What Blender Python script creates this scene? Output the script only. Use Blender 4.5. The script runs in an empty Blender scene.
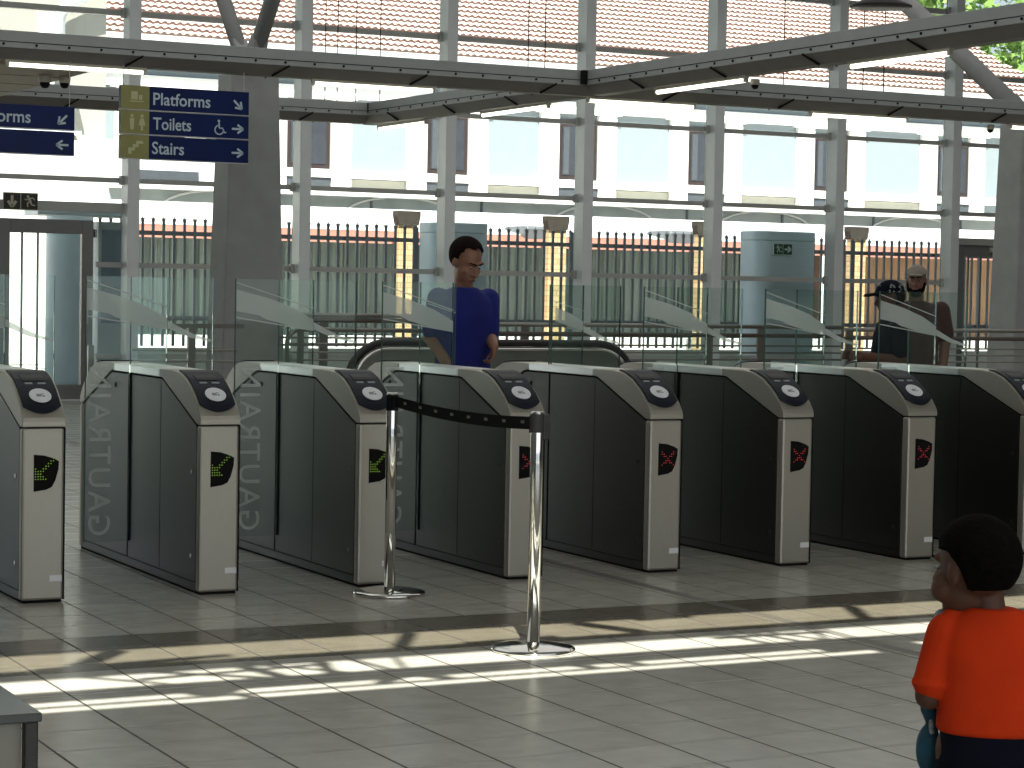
import bpy, bmesh, math, random
from mathutils import Vector, Matrix
random.seed(7)
S = bpy.context.scene
COL = S.collection
PI = math.pi

# ------------------------------------------------------------------ camera
cd = bpy.data.cameras.new('camera'); cam = bpy.data.objects.new('camera', cd); COL.objects.link(cam)
cd.sensor_width = 36.0; cd.lens = 2212.9 / 1024 * 36; cd.clip_start = .05; cd.clip_end = 400
R = Matrix(((0.88945482, 0.00353183, -0.45700946), (-0.45665746, 0.04686086, -0.88840758), (0.01827816, 0.99889518, 0.04329345)))
cam.matrix_world = Matrix.Translation((0, -9.88453, 1.47234)) @ R.to_4x4()
S.camera = cam

# ------------------------------------------------------------------ light and exposure
S.view_settings.view_transform = 'Standard'; S.view_settings.look = 'None'
S.view_settings.gamma = 1; S.view_settings.use_curve_mapping = False
S.view_settings.exposure = 0.0
S.cycles.use_denoising = True
S.cycles.max_bounces = 10; S.cycles.transparent_max_bounces = 24
S.cycles.sample_clamp_indirect = 6
W = bpy.data.worlds.new('sky'); S.world = W; W.use_nodes = True
bg = W.node_tree.nodes['Background']; bg.inputs[0].default_value = (.80, .90, 1.0, 1); bg.inputs[1].default_value = 1.0
SUN_D = Vector((.25, .60, -1.0)).normalized()
sl = bpy.data.lights.new('sun', 'SUN'); sl.energy = 15; sl.angle = math.radians(.4); sl.color = (1, .96, .86)
so = bpy.data.objects.new('sun', sl); COL.objects.link(so); so.rotation_euler = SUN_D.to_track_quat('-Z', 'Y').to_euler(); so.location = (0, -20, 20)
def area(name, loc, size, sy, energy, d, color=(1, 1, 1)):
    l = bpy.data.lights.new(name, 'AREA'); l.shape = 'RECTANGLE'; l.size = size; l.size_y = sy; l.energy = energy; l.color = color
    o = bpy.data.objects.new(name, l); COL.objects.link(o); o.location = loc
    o.rotation_euler = Vector(d).to_track_quat('-Z', 'Y').to_euler()
    return o
# daylight coming in through the station entrance behind the photographer, and through the roof slot, plus an added hall fill
area('entrance_daylight', (6, -14.2, 3.0), 20, 4.0, 230, (.1, 1, -.05), (.99, .98, .96))
area('roof_daylight', (4, -6.5, 6.0), 10, 2.0, 90, (0, .15, -1), (1, .96, .88))
area('hall_fill', (11, 7.5, 6.1), 22, 13, 620, (0, 0, -1), (1, .98, .94))  # added fill lamp under the closed ceiling, brightens the hall

# ------------------------------------------------------------------ materials
def mat(name, color, rough=.6, metal=0.0, noise=0.0, nscale=8.0, bump=0.0, bscale=60.0, stretch=None, spec=.5, emis=None, estr=0.0, coat=0.0):
    m = bpy.data.materials.new(name); m.use_nodes = True; nt = m.node_tree; b = nt.nodes['Principled BSDF']
    b.inputs['Base Color'].default_value = (*color, 1); b.inputs['Roughness'].default_value = rough; b.inputs['Metallic'].default_value = metal
    b.inputs['Specular IOR Level'].default_value = spec; b.inputs['Coat Weight'].default_value = coat
    if emis: b.inputs['Emission Color'].default_value = (*emis, 1); b.inputs['Emission Strength'].default_value = estr
    tc = nt.nodes.new('ShaderNodeTexCoord'); mp = nt.nodes.new('ShaderNodeMapping')
    nt.links.new(tc.outputs['Object'], mp.inputs[0])
    if stretch: mp.inputs['Scale'].default_value = stretch
    if noise:
        n = nt.nodes.new('ShaderNodeTexNoise'); n.inputs['Scale'].default_value = nscale; n.inputs['Detail'].default_value = 5
        nt.links.new(mp.outputs[0], n.inputs['Vector'])
        r = nt.nodes.new('ShaderNodeValToRGB'); e = r.color_ramp.elements
        e[0].position = .3; e[1].position = .7
        e[0].color = (*[c * (1 - noise) for c in color], 1); e[1].color = (*[min(1, c * (1 + noise)) for c in color], 1)
        nt.links.new(n.outputs['Fac'], r.inputs[0]); nt.links.new(r.outputs[0], b.inputs['Base Color'])
    if bump:
        n2 = nt.nodes.new('ShaderNodeTexNoise'); n2.inputs['Scale'].default_value = bscale; nt.links.new(mp.outputs[0], n2.inputs['Vector'])
        bu = nt.nodes.new('ShaderNodeBump'); bu.inputs['Strength'].default_value = bump; bu.inputs['Distance'].default_value = .01
        nt.links.new(n2.outputs['Fac'], bu.inputs['Height']); nt.links.new(bu.outputs[0], b.inputs['Normal'])
    return m
def glass(name, tint, alpha, rough=.02, ior=1.45):
    """thin sheet: tinted see-through with a fresnel reflection"""
    m = bpy.data.materials.new(name); m.use_nodes = True; nt = m.node_tree; nt.nodes.remove(nt.nodes['Principled BSDF'])
    out = nt.nodes['Material Output']
    t = nt.nodes.new('ShaderNodeBsdfTransparent'); t.inputs[0].default_value = (*tint, 1)
    g = nt.nodes.new('ShaderNodeBsdfGlossy'); g.inputs['Roughness'].default_value = rough; g.inputs[0].default_value = (.6, .68, .65, 1)
    d = nt.nodes.new('ShaderNodeBsdfDiffuse'); d.inputs[0].default_value = (.42, .52, .48, 1)
    f = nt.nodes.new('ShaderNodeFresnel'); f.inputs[0].default_value = ior
    mx = nt.nodes.new('ShaderNodeMixShader'); nt.links.new(f.outputs[0], mx.inputs[0]); 
    m2 = nt.nodes.new('ShaderNodeMixShader'); m2.inputs[0].default_value = alpha
    nt.links.new(t.outputs[0], m2.inputs[1]); nt.links.new(d.outputs[0], m2.inputs[2])
    nt.links.new(m2.outputs[0], mx.inputs[1]); nt.links.new(g.outputs[0], mx.inputs[2]); nt.links.new(mx.outputs[0], out.inputs[0])
    return m
def frost(name, col, a):
    m = bpy.data.materials.new(name); m.use_nodes = True; nt = m.node_tree; nt.nodes.remove(nt.nodes['Principled BSDF'])
    t = nt.nodes.new('ShaderNodeBsdfTransparent'); d = nt.nodes.new('ShaderNodeBsdfDiffuse'); d.inputs[0].default_value = (*col, 1)
    tl = nt.nodes.new('ShaderNodeBsdfTranslucent'); tl.inputs[0].default_value = (*col, 1)
    ad = nt.nodes.new('ShaderNodeMixShader'); ad.inputs[0].default_value = .5
    nt.links.new(d.outputs[0], ad.inputs[1]); nt.links.new(tl.outputs[0], ad.inputs[2])
    mx = nt.nodes.new('ShaderNodeMixShader'); mx.inputs[0].default_value = a
    nt.links.new(t.outputs[0], mx.inputs[1]); nt.links.new(ad.outputs[0], mx.inputs[2]); nt.links.new(mx.outputs[0], nt.nodes['Material Output'].inputs[0])
    return m

def floor_material():
    m = bpy.data.materials.new('floor_tiles'); m.use_nodes = True; nt = m.node_tree; N = nt.nodes; L = nt.links; b = N['Principled BSDF']
    def math_(op, a, bb=None, c=None):
        n = N.new('ShaderNodeMath'); n.operation = op
        for i, v in enumerate((a, bb, c)):
            if v is None: continue
            if isinstance(v, (int, float)): n.inputs[i].default_value = v
            else: L.new(v, n.inputs[i])
        return n.outputs[0]
    tc = N.new('ShaderNodeTexCoord'); sp = N.new('ShaderNodeSeparateXYZ'); L.new(tc.outputs['Object'], sp.inputs[0])
    X, Y = sp.outputs[0], sp.outputs[1]
    T = .307
    u = math_('DIVIDE', math_('ADD', X, 30.7 - 2.19), T); v = math_('DIVIDE', math_('ADD', Y, 30.7 + 2.85), T)
    fu = math_('FRACT', u); fv = math_('FRACT', v)
    du = math_('MULTIPLY', math_('MINIMUM', fu, math_('SUBTRACT', 1, fu)), T); dv = math_('MULTIPLY', math_('MINIMUM', fv, math_('SUBTRACT', 1, fv)), T)
    ju = math_('LESS_THAN', du, .0048); jv = math_('LESS_THAN', dv, .0085)
    wn = N.new('ShaderNodeTexWhiteNoise'); wn.noise_dimensions = '2D'; cb = N.new('ShaderNodeCombineXYZ')
    L.new(math_('FLOOR', u), cb.inputs[0]); L.new(math_('FLOOR', v), cb.inputs[1]); L.new(cb.outputs[0], wn.inputs['Vector'])
    no = N.new('ShaderNodeTexNoise'); no.inputs['Scale'].default_value = 9; no.inputs['Detail'].default_value = 8; L.new(tc.outputs['Object'], no.inputs['Vector'])
    val = math_('ADD', math_('MULTIPLY', wn.outputs['Value'], .10), math_('MULTIPLY', no.outputs['Fac'], .26))
    val = math_('ADD', val, .82)
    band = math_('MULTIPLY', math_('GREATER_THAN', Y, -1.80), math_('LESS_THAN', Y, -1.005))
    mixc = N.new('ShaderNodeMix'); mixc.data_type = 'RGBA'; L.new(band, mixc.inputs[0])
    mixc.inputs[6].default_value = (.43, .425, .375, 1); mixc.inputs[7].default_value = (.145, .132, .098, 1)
    vm = N.new('ShaderNodeVectorMath'); vm.operation = 'SCALE'; L.new(mixc.outputs[2], vm.inputs[0]); L.new(val, vm.inputs['Scale'])
    # joints: running joints dark and wide, cross joints thin; one wide expansion joint
    ej = math_('LESS_THAN', math_('ABSOLUTE', math_('SUBTRACT', X, 5.64)), .035)
    mk = math_('MAXIMUM', ju, math_('MULTIPLY', jv, .42)); mk = math_('MAXIMUM', mk, math_('MULTIPLY', ej, .75))
    m3 = N.new('ShaderNodeMix'); m3.data_type = 'RGBA'; L.new(mk, m3.inputs[0]); L.new(vm.outputs[0], m3.inputs[6]); m3.inputs[7].default_value = (.04, .036, .03, 1)
    L.new(m3.outputs[2], b.inputs['Base Color'])
    rr = math_('ADD', math_('MULTIPLY', no.outputs['Fac'], .12), .16); rr = math_('MAXIMUM', rr, math_('MULTIPLY', mk, .8))
    L.new(rr, b.inputs['Roughness']); b.inputs['Specular IOR Level'].default_value = .5
    bu = N.new('ShaderNodeBump'); bu.inputs['Strength'].default_value = .04; L.new(no.outputs['Fac'], bu.inputs['Height']); L.new(bu.outputs[0], b.inputs['Normal'])
    return m
def brick_material():
    m = bpy.data.materials.new('yellow_brick'); m.use_nodes = True; nt = m.node_tree; b = nt.nodes['Principled BSDF']
    tc = nt.nodes.new('ShaderNodeTexCoord'); mp = nt.nodes.new('ShaderNodeMapping'); mp.inputs['Rotation'].default_value = (PI / 2, 0, 0)
    nt.links.new(tc.outputs['Object'], mp.inputs[0])
    br = nt.nodes.new('ShaderNodeTexBrick'); br.inputs['Scale'].default_value = 1; br.inputs['Brick Width'].default_value = .23; br.inputs['Row Height'].default_value = .085
    br.inputs['Mortar Size'].default_value = .008; br.inputs['Color1'].default_value = (.62, .45, .25, 1); br.inputs['Color2'].default_value = (.50, .33, .16, 1); br.inputs['Mortar'].default_value = (.34, .25, .15, 1)
    nt.links.new(mp.outputs[0], br.inputs['Vector']); nt.links.new(br.outputs[0], b.inputs['Base Color']); b.inputs['Roughness'].default_value = .9
    return m

STRETCH = (1, 40, 40)
M = dict(
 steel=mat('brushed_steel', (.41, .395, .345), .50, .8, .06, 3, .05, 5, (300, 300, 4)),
 steel_side=mat('shaded_brushed_steel', (.065, .063, .058), .40, 1.0, .10, 3, .05, 5, (4, 4, 160)),  # gate side steel darkened; reflection of dark surroundings put into the colour
 steel_top=mat('sky_bright_steel_top', (.72, .74, .72), .38, 1.0, .04, 4),  # lighter copy of the gate steel; sky reflection put into its colour
 chrome=mat('polished_chrome', (.72, .72, .70), .07, 1.0),
 black=mat('black_plastic', (.006, .006, .007), .6, 0, .2, 30, spec=.15),
 gloss=mat('reader_gloss_black', (.004, .008, .018), .5, 0, .2, 20, spec=.22),
 groove=mat('black_groove', (.008, .008, .008), .9, spec=.1),
 white_disc=mat('white_reader_disc', (.72, .75, .78), .4, 0, .05, 40),
 grey_icon=mat('grey_print', (.22, .26, .27), .5),
 lcd=mat('grey_lcd', (.030, .036, .033), .5, spec=.2),
 sticker=mat('white_sticker', (.75, .77, .78), .5),
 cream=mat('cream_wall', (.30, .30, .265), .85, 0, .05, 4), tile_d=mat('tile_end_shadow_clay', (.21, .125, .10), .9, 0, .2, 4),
 led_green=mat('green_led', (.05, .2, .02), .4, emis=(.30, .48, .04), estr=.6),
 led_red=mat('red_led', (.2, .02, .02), .4, emis=(.60, .05, .07), estr=.6),
 leaf=glass('tinted_flap_glass', (.93, .97, .955), .022),
 pane=glass('clear_facade_glass', (.96, .98, .98), .0),
 etch=frost('etched_frost', (.80, .84, .82), .50),
 etch2=frost('etched_lettering', (.80, .82, .80), .40),
 edge=mat('glass_edge_green', (.07, .14, .12), .9, 0, .1, 30),
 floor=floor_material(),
 conc=mat('painted_concrete', (.26, .27, .27), .75, 0, .08, 5, .1, 120),
 conc_l=mat('grey_wall_paint', (.30, .30, .29), .8, 0, .05, 4),
 ceil=mat('ceiling_paint', (.42, .42, .40), .9, 0, .04, 3),
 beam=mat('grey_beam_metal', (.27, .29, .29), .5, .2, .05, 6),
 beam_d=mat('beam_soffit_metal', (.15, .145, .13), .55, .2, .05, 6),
 soff=mat('canopy_soffit_board', (.30, .26, .20), .7, 0, .08, 5),
 tubel=mat('fluorescent_tube', (.9, .9, .85), .4, emis=(1, .97, .80), estr=2.6),
 fixt=mat('light_fitting_grey', (.45, .43, .36), .5, .1, .05, 20),
 mull=mat('painted_steel_mullion', (.60, .64, .66), .45, .15, .04, 4),
 trans=mat('grey_transom', (.36, .37, .36), .5, .2, .04, 4),
 doorf=mat('dark_grey_door_frame', (.17, .175, .175), .45, .3, .05, 5),
 sign=mat('navy_sign_face', (.002, .011, .075), .35, 0, .12, 3, spec=.2),
 signy=mat('olive_sign_block', (.22, .215, .07), .4, 0, .10, 6),
 signt=mat('pale_sign_print', (.42, .52, .60), .5),
 signi=mat('faint_icon_print', (.42, .43, .24), .5),
 signfr=mat('sign_edge_aluminium', (.45, .46, .46), .4, .6),
 exitg=mat('exit_sign_green', (.004, .05, .03), .35, 0, .1, 20),
 exitd=mat('exit_sign_dark', (.02, .022, .018), .4, 0, .1, 20),
 exitw=mat('exit_sign_pale_print', (.55, .66, .60), .5),
 exitp=mat('exit_sign_beige_print', (.42, .42, .33), .5),
 brick=brick_material(),
 cap=mat('brown_pier_cap', (.035, .029, .022), .85, 0, .2, 10),
 corr=mat('grey_green_sheeting', (.25, .33, .315), .6, 0, .12, 6, stretch=(3, 3, .4)),
 terra=mat('terracotta_fascia', (.26, .115, .08), .7, 0, .12, 4),
 whitew=mat('white_render', (.80, .80, .78), .85, 0, .03, 3),
 bluew=mat('pale_blue_render', (.24, .287, .312), .85, 0, .03, 3),
 beige=mat('beige_panel_render', (.46, .46, .40), .85, 0, .05, 5),
 winbr=mat('brown_window_frame', (.024, .014, .014), .6, 0, .15, 8),
 wingl=mat('dark_window_glass', (.028, .034, .045), .5, 0, .2, 6),
 curtain=mat('grey_blind', (.055, .065, .078), .8, 0, .1, 10),
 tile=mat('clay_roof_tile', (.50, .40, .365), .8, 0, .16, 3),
 gutter=mat('eaves_gutter_grey', (.55, .60, .60), .6, 0, .05, 5),
 palis=mat('galvanised_palisade', (.16, .18, .195), .55, .4, .08, 10),
 tanw=mat('tan_board_wall', (.42, .27, .15), .8, 0, .15, 5, stretch=(4, 4, .4)),
 brownw=mat('dark_brown_board_wall', (.14, .085, .055), .8, 0, .15, 5, stretch=(4, 4, .4)),
 kiosk=mat('pale_blue_kiosk_paint', (.50, .60, .64), .5, 0, .05, 3),
 grnd=mat('outdoor_concrete', (.60, .58, .53), .9, 0, .08, 2),
 tarp=mat('grey_sheet', (.40, .44, .44), .6, 0, .10, 3),
 rail=mat('dull_steel_rail', (.22, .215, .20), .38, .8, .05, 10),
 raild=mat('brown_handrail', (.075, .06, .05), .45, .1, .1, 10),
 rubber=mat('black_rubber', (.012, .012, .012), .5),
 escp=mat('escalator_side_panel', (.20, .21, .19), .35, .7, .06, 6),
 belt=mat('black_belt_webbing', (.006, .006, .007), .9, 0, .1, 60, spec=.1),
 beltp=mat('belt_grey_print', (.12, .12, .12), .7),
 benchm=mat('grey_cabinet_laminate', (.30, .29, .245), .5, 0, .06, 6),
 bencht=mat('dark_polished_top', (.075, .08, .078), .22, 0, .08, 8, spec=.6),
 leafg=mat('tree_leaves', (.16, .28, .06), .8, 0, .4, 6),
 bark=mat('tree_bark', (.12, .08, .05), .9, 0, .3, 10),
 skin_l=mat('light_skin', (.30, .145, .09), .55, 0, .06, 14),
 skin_d=mat('dark_skin', (.085, .034, .017), .65, 0, .08, 14),
 skin_m=mat('tanned_skin', (.17, .085, .055), .55, 0, .06, 14),
 hair=mat('black_hair', (.004, .0035, .003), .95, 0, .3, 60, .5, 180, spec=.05),
 hair_b=mat('dark_brown_hair', (.010, .006, .005), .9, 0, .3, 60, .4, 160, spec=.08),
 blue=mat('royal_blue_cotton', (.008, .014, .17), .9, 0, .12, 8, .3, 30),
 orange=mat('orange_red_cotton', (.56, .040, .008), .95, 0, .06, 10, .3, 14, spec=.08),
 navy=mat('navy_cotton', (.005, .006, .013), .9, 0, .15, 10, spec=.12),
 maroon=mat('maroon_cotton', (.055, .010, .010), .85, 0, .12, 10),
 greycl=mat('grey_denim', (.10, .12, .14), .85, 0, .15, 20),
 teal=mat('teal_fabric', (.01, .07, .11), .7, 0, .2, 20),
 pale_cl=mat('pale_print_fabric', (.25, .28, .28), .8, 0, .7, 60),
 capl=mat('pale_cap_cloth', (.22, .20, .17), .85, 0, .1, 20),
 eyew=mat('eye_white', (.5, .5, .48), .4), eyed=mat('eye_dark', (.01, .008, .006), .3),
 lip=mat('lip_skin', (.20, .08, .06), .5),
 kiosk_d=mat('blue_grey_door_paint', (.16, .21, .25), .5, 0, .05, 3),
 lampd=mat('dark_lamp_metal', (.035, .035, .038), .4, .5),
)

# ------------------------------------------------------------------ geometry helpers
class MB:
    def __init__(s): s.v = []; s.f = []; s.p = []
    def add(s, vs, fs):
        s.p.append(([tuple(x) for x in vs], [tuple(f) for f in fs])); o = len(s.v); s.v += [tuple(x) for x in vs]; s.f += [tuple(i + o for i in f) for f in fs]; return s
    def box(s, x0, x1, y0, y1, z0, z1):
        return s.add([(x0, y0, z0), (x1, y0, z0), (x1, y1, z0), (x0, y1, z0), (x0, y0, z1), (x1, y0, z1), (x1, y1, z1), (x0, y1, z1)],
              [(0, 3, 2, 1), (4, 5, 6, 7), (0, 1, 5, 4), (1, 2, 6, 5), (2, 3, 7, 6), (3, 0, 4, 7)])
    def prism(s, poly, a, b, ax='x'):
        """closed outline extruded along an axis: 'x' poly=(y,z); 'y' poly=(x,z); 'z' poly=(x,y)"""
        def P(p, t): return {'x': (t, p[0], p[1]), 'y': (p[0], t, p[1]), 'z': (p[0], p[1], t)}[ax]
        n = len(poly); vs = [P(p, a) for p in poly] + [P(p, b) for p in poly]
        fs = [tuple(range(n))[::-1], tuple(range(n, 2 * n))] + [(i, (i + 1) % n, n + (i + 1) % n, n + i) for i in range(n)]
        return s.add(vs, fs)
    def tube(s, pts, r, n=10, r2=None):
        pts = [Vector(p) for p in pts]; rings = []
        for i, p in enumerate(pts):
            t = (pts[min(i + 1, len(pts) - 1)] - pts[max(i - 1, 0)]).normalized()
            up = Vector((0, 0, 1)) if abs(t.z) < .9 else Vector((0, 1, 0))
            a = t.cross(up).normalized(); b = t.cross(a)
            rr = r if r2 is None else r + (r2 - r) * i / max(1, len(pts) - 1)
            rings.append([p + (a * math.cos(2 * PI * k / n) + b * math.sin(2 * PI * k / n)) * rr for k in range(n)])
        vs = [v for rg in rings for v in rg]; m = len(rings)
        fs = [(i * n + k, i * n + (k + 1) % n, (i + 1) * n + (k + 1) % n, (i + 1) * n + k) for i in range(m - 1) for k in range(n)]
        fs += [tuple(range(n))[::-1], tuple(range((m - 1) * n, m * n))]
        return s.add(vs, fs)
    def lathe(s, prof, c=(0, 0, 0), n=32):
        """profile [(r,z)...] turned about the vertical through c"""
        vs = [(c[0] + r * math.cos(2 * PI * k / n), c[1] + r * math.sin(2 * PI * k / n), c[2] + z) for r, z in prof for k in range(n)]
        m = len(prof)
        fs = [(i * n + k, i * n + (k + 1) % n, (i + 1) * n + (k + 1) % n, (i + 1) * n + k) for i in range(m - 1) for k in range(n)]
        fs += [tuple(range(n))[::-1], tuple(range((m - 1) * n, m * n))]
        return s.add(vs, fs)
    def disc(s, c, nrm, r, t, n=20, ry=None):
        nrm = Vector(nrm).normalized(); up = Vector((0, 0, 1)) if abs(nrm.z) < .9 else Vector((0, 1, 0))
        a = nrm.cross(up).normalized(); b = nrm.cross(a); c = Vector(c); ry = ry or r
        vs = [c + a * math.cos(2 * PI * k / n) * r + b * math.sin(2 * PI * k / n) * ry + nrm * h for h in (0, t) for k in range(n)]
        fs = [tuple(range(n))[::-1], tuple(range(n, 2 * n))] + [(k, (k + 1) % n, n + (k + 1) % n, n + k) for k in range(n)]
        return s.add(vs, fs)
    def bar(s, p, q, w, h, up=(0, 0, 1)):
        p = Vector(p); q = Vector(q); t = (q - p).normalized(); u = Vector(up)
        a = t.cross(u).normalized(); b = a.cross(t).normalized()
        vs = [o + a * sx * w / 2 + b * sy * h / 2 for o in (p, q) for sx, sy in ((-1, -1), (1, -1), (1, 1), (-1, 1))]
        return s.add(vs, [(0, 1, 2, 3), (7, 6, 5, 4), (0, 4, 5, 1), (1, 5, 6, 2), (2, 6, 7, 3), (3, 7, 4, 0)])
    def ball(s, c, r, n=12):
        rx, ry, rz = r if hasattr(r, '__len__') else (r, r, r)
        vs = []; m = n
        for i in range(1, m):
            th = PI * i / m
            for k in range(n * 2):
                ph = PI * k / n
                vs.append((c[0] + rx * math.sin(th) * math.cos(ph), c[1] + ry * math.sin(th) * math.sin(ph), c[2] + rz * math.cos(th)))
        N = n * 2; fs = [(i * N + k, (i + 1) * N + k, (i + 1) * N + (k + 1) % N, i * N + (k + 1) % N) for i in range(m - 2) for k in range(N)]
        fs += [tuple(range(N)), tuple(range((m - 2) * N, (m - 1) * N))[::-1]]
        return s.add(vs, fs)
    def xf(s, mt):
        s.v = [tuple(mt @ Vector(v)) for v in s.v]; s.p = [([tuple(mt @ Vector(v)) for v in vs], fs) for vs, fs in s.p]; return s
    def split(s, name, m, parent=None, **k):
        """every piece added becomes an object of its own"""
        out = []
        for vs, fs in s.p:
            q = MB(); q.add(vs, fs); out.append(q.build(name, m, parent, **k))
        return out
    def build(s, name, m, parent=None, bevel=0, smooth=False, loc=None):
        me = bpy.data.meshes.new(name); me.from_pydata(s.v, [], s.f); 
        bm = bmesh.new(); bm.from_mesh(me); bmesh.ops.recalc_face_normals(bm, faces=bm.faces); bm.to_mesh(me); bm.free()
        me.materials.append(M[m] if isinstance(m, str) else m)
        if smooth: me.shade_smooth()
        o = bpy.data.objects.new(name, me); COL.objects.link(o)
        if parent: o.parent = parent
        if loc: o.location = loc
        if bevel:
            b = o.modifiers.new('bevel', 'BEVEL'); b.width = bevel; b.segments = 2; b.limit_method = 'ANGLE'; b.angle_limit = math.radians(40)
        return o
def empty(name, loc=(0, 0, 0), rz=0.0):
    o = bpy.data.objects.new(name, None); COL.objects.link(o); o.location = loc; o.rotation_euler = (0, 0, rz); o.empty_display_size = .1
    return o
def tag(o, label, cat=None, group=None, kind=None):
    if label: o['label'] = label
    if cat: o['category'] = cat
    if group: o['group'] = group
    if kind: o['kind'] = kind
    return o
def struct(name, mb, m, label=None, **k):
    o = mb.build(name, m, **k); o['kind'] = 'structure'
    if label: o['label'] = label
    return o
def arc(cx, cy, r, a0, a1, n, f):
    return [f(cx + r * math.cos(math.radians(a0 + (a1 - a0) * i / n)), cy + r * math.sin(math.radians(a0 + (a1 - a0) * i / n))) for i in range(n + 1)]
def copy_tree(o, parent=None):
    c = o.copy(); COL.objects.link(c)
    if parent: c.parent = parent
    for ch in list(o.children): copy_tree(ch, c)
    return c
_tc = {}
def text_mb(body, height, width=None, depth=.001, spacing=1.0, bold=0.0):
    """flat lettering in the XZ plane reading along +X, letter tops towards +Z"""
    cu = bpy.data.curves.new('t', 'FONT'); cu.body = body; cu.size = 1; cu.extrude = depth; cu.space_character = spacing; cu.offset = bold
    cu.resolution_u = 3
    o = bpy.data.objects.new('t', cu); COL.objects.link(o); dg = bpy.context.evaluated_depsgraph_get(); dg.update()
    me = bpy.data.meshes.new_from_object(o.evaluated_get(dg)); vs = [v.co.copy() for v in me.vertices]; fs = [tuple(p.vertices) for p in me.polygons]
    bpy.data.objects.remove(o); bpy.data.curves.remove(cu); bpy.data.meshes.remove(me)
    x0 = min(v.x for v in vs); x1 = max(v.x for v in vs)
    sz = height / .70; sx = sz if width is None else width / (x1 - x0)
    mb = MB(); mb.add([((v.x - x0) * sx, -v.z, v.y * sz) for v in vs], fs); return mb

# ------------------------------------------------------------------ station shell
YF = 16.5
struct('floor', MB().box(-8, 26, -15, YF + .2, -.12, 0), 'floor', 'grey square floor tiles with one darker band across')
struct('pavement', MB().box(-30, 90, YF + .2, 90, -.14, -.02), 'grnd', 'sunlit concrete ground outside the glass front')
struct('wall_left', MB().box(-8.2, -8, -15, YF, 0, 6.2), 'conc_l', 'plain grey side wall')
struct('wall_right', MB().box(26, 26.2, -15, YF + .2, 0, 6.2), 'conc_l', 'plain grey side wall at the far right')
wb = MB(); wb.box(-8, 26, -15.2, -15, 4.8, 6.2); wb.box(-8, -5, -15.2, -15, 0, 4.8); wb.box(9, 26, -15.2, -15, 0, 4.8)
struct('wall_back', wb, 'conc_l', 'grey wall with the wide entrance opening')
# ceiling with one long glazed slot; the slot carries a light lattice girder
ZR = 6.2; SY = -.60 * ZR; SX = -.25 * ZR
ys0, ys1 = -2.585 + SY, -1.375 + SY
ce = MB(); ce.box(-8, 26, -15, ys0, ZR, ZR + .1); ce.box(-8, 26, ys1, YF + .3, ZR, ZR + .1); ce.box(-8, -2.6, ys0, ys1, ZR, ZR + .1); ce.box(9.5, 26, ys0, ys1, ZR, ZR + .1)
struct('ceiling', ce, 'ceil', 'pale ceiling with a long glazed roof slot')
gi = MB()
def F(x, y): return (x + SX, y + SY)
def chord(y0, y1, x0=-1.2, x1=11.0): a, b = F(x0, y0), F(x1, y1); gi.box(a[0], b[0], a[1], b[1], ZR, ZR + .02)
def web(x0, y0, x1, y1, w): a, b = F(x0, y0), F(x1, y1); gi.bar((a[0], a[1], ZR + .03), (b[0], b[1], ZR + .03), w, .02)
chord(-1.92, -1.72); chord(-2.36, -2.165); chord(-2.465, -2.435)
for x0, x1, w in ((2.62, 2.34, .10), (3.90, 3.70, .07), (4.70, 4.86, .10), (6.18, 6.02, .08), (1.5, 1.3, .1), (7.6, 7.4, .1)): web(x0, -1.40, x1, -1.74, w)
web(2.2, -1.73, 3.0, -1.66, .06); web(4.0, -1.73, 4.45, -1.70, .05); web(5.0, -1.42, 5.3, -1.40, .05)
for x0, x1, w in ((2.30, 2.58, .05), (2.58, 2.95, .07), (2.95, 3.02, .12), (3.02, 3.28, .05), (3.28, 3.22, .10), (3.40, 3.46, .06), (3.60, 3.52, .05), (5.14, 5.20, .06), (5.28, 5.36, .07), (5.36, 5.48, .05), (5.60, 5.50, .05), (6.3, 6.6, .1), (1.9, 1.6, .06), (6.9, 6.8, .06)): web(x0, -1.90, x1, -2.18, w * .55)
web(2.5, -2.05, 3.3, -1.98, .04); web(5.05, -1.98, 5.62, -2.00, .05)
for x0, x1, w in ((2.75, 2.60, .12), (3.44, 3.30, .06), (4.16, 4.22, .06), (4.35, 4.44, .05), (3.5, 3.6, .06)): web(x0, -2.34, x1, -2.44, w)
web(5.55, -2.30, 5.56, -2.47, .5); web(5.78, -2.44, 5.79, -2.60, .55)
web(2.73, -2.44, 2.80, -2.60, .05)
web(6.6, -2.36, 6.6, -2.62, .9)
struct('trim_1', gi, 'beam_d', 'thin lattice girder in the roof slot')

# ------------------------------------------------------------------ glazed front
mx = [-3.9, -1.8, .3, 2.37, 4.4, 6.05, 8.22, 10.46, 12.49, 14.55, 16.62, 18.68, 20.76, 22.85, 24.9]
side = ['far left', 'far left', 'far left', 'far left', 'far left', 'behind the exit doors']
ml = {6: 'tall pale mullion behind the direction sign', 7: 'tall pale mullion just right of the broad grey column', 8: 'tall pale mullion behind the man in blue',
      9: 'tall pale mullion near the middle of the front', 10: 'tall pale mullion right of the third brick pier', 11: 'tall pale mullion right of the pale kiosk with the exit sign',
      12: 'tall pale mullion beside the right hand glazed door', 13: 'tall pale mullion hidden by the right column'}
for i, x in enumerate(mx):
    struct('trim_%d' % (i + 2), MB().box(x - .07, x + .08, YF - .24, YF + .02, 0, 6.2), 'mull', ml.get(i, 'tall pale mullion at the edge of the glass front'), bevel=.006)
tz = [(.05, .12), (.52, .58), (1.635, 1.70), (2.67, 2.73), (3.70, 3.76), (4.70, 4.77), (5.62, 5.70)]
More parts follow.
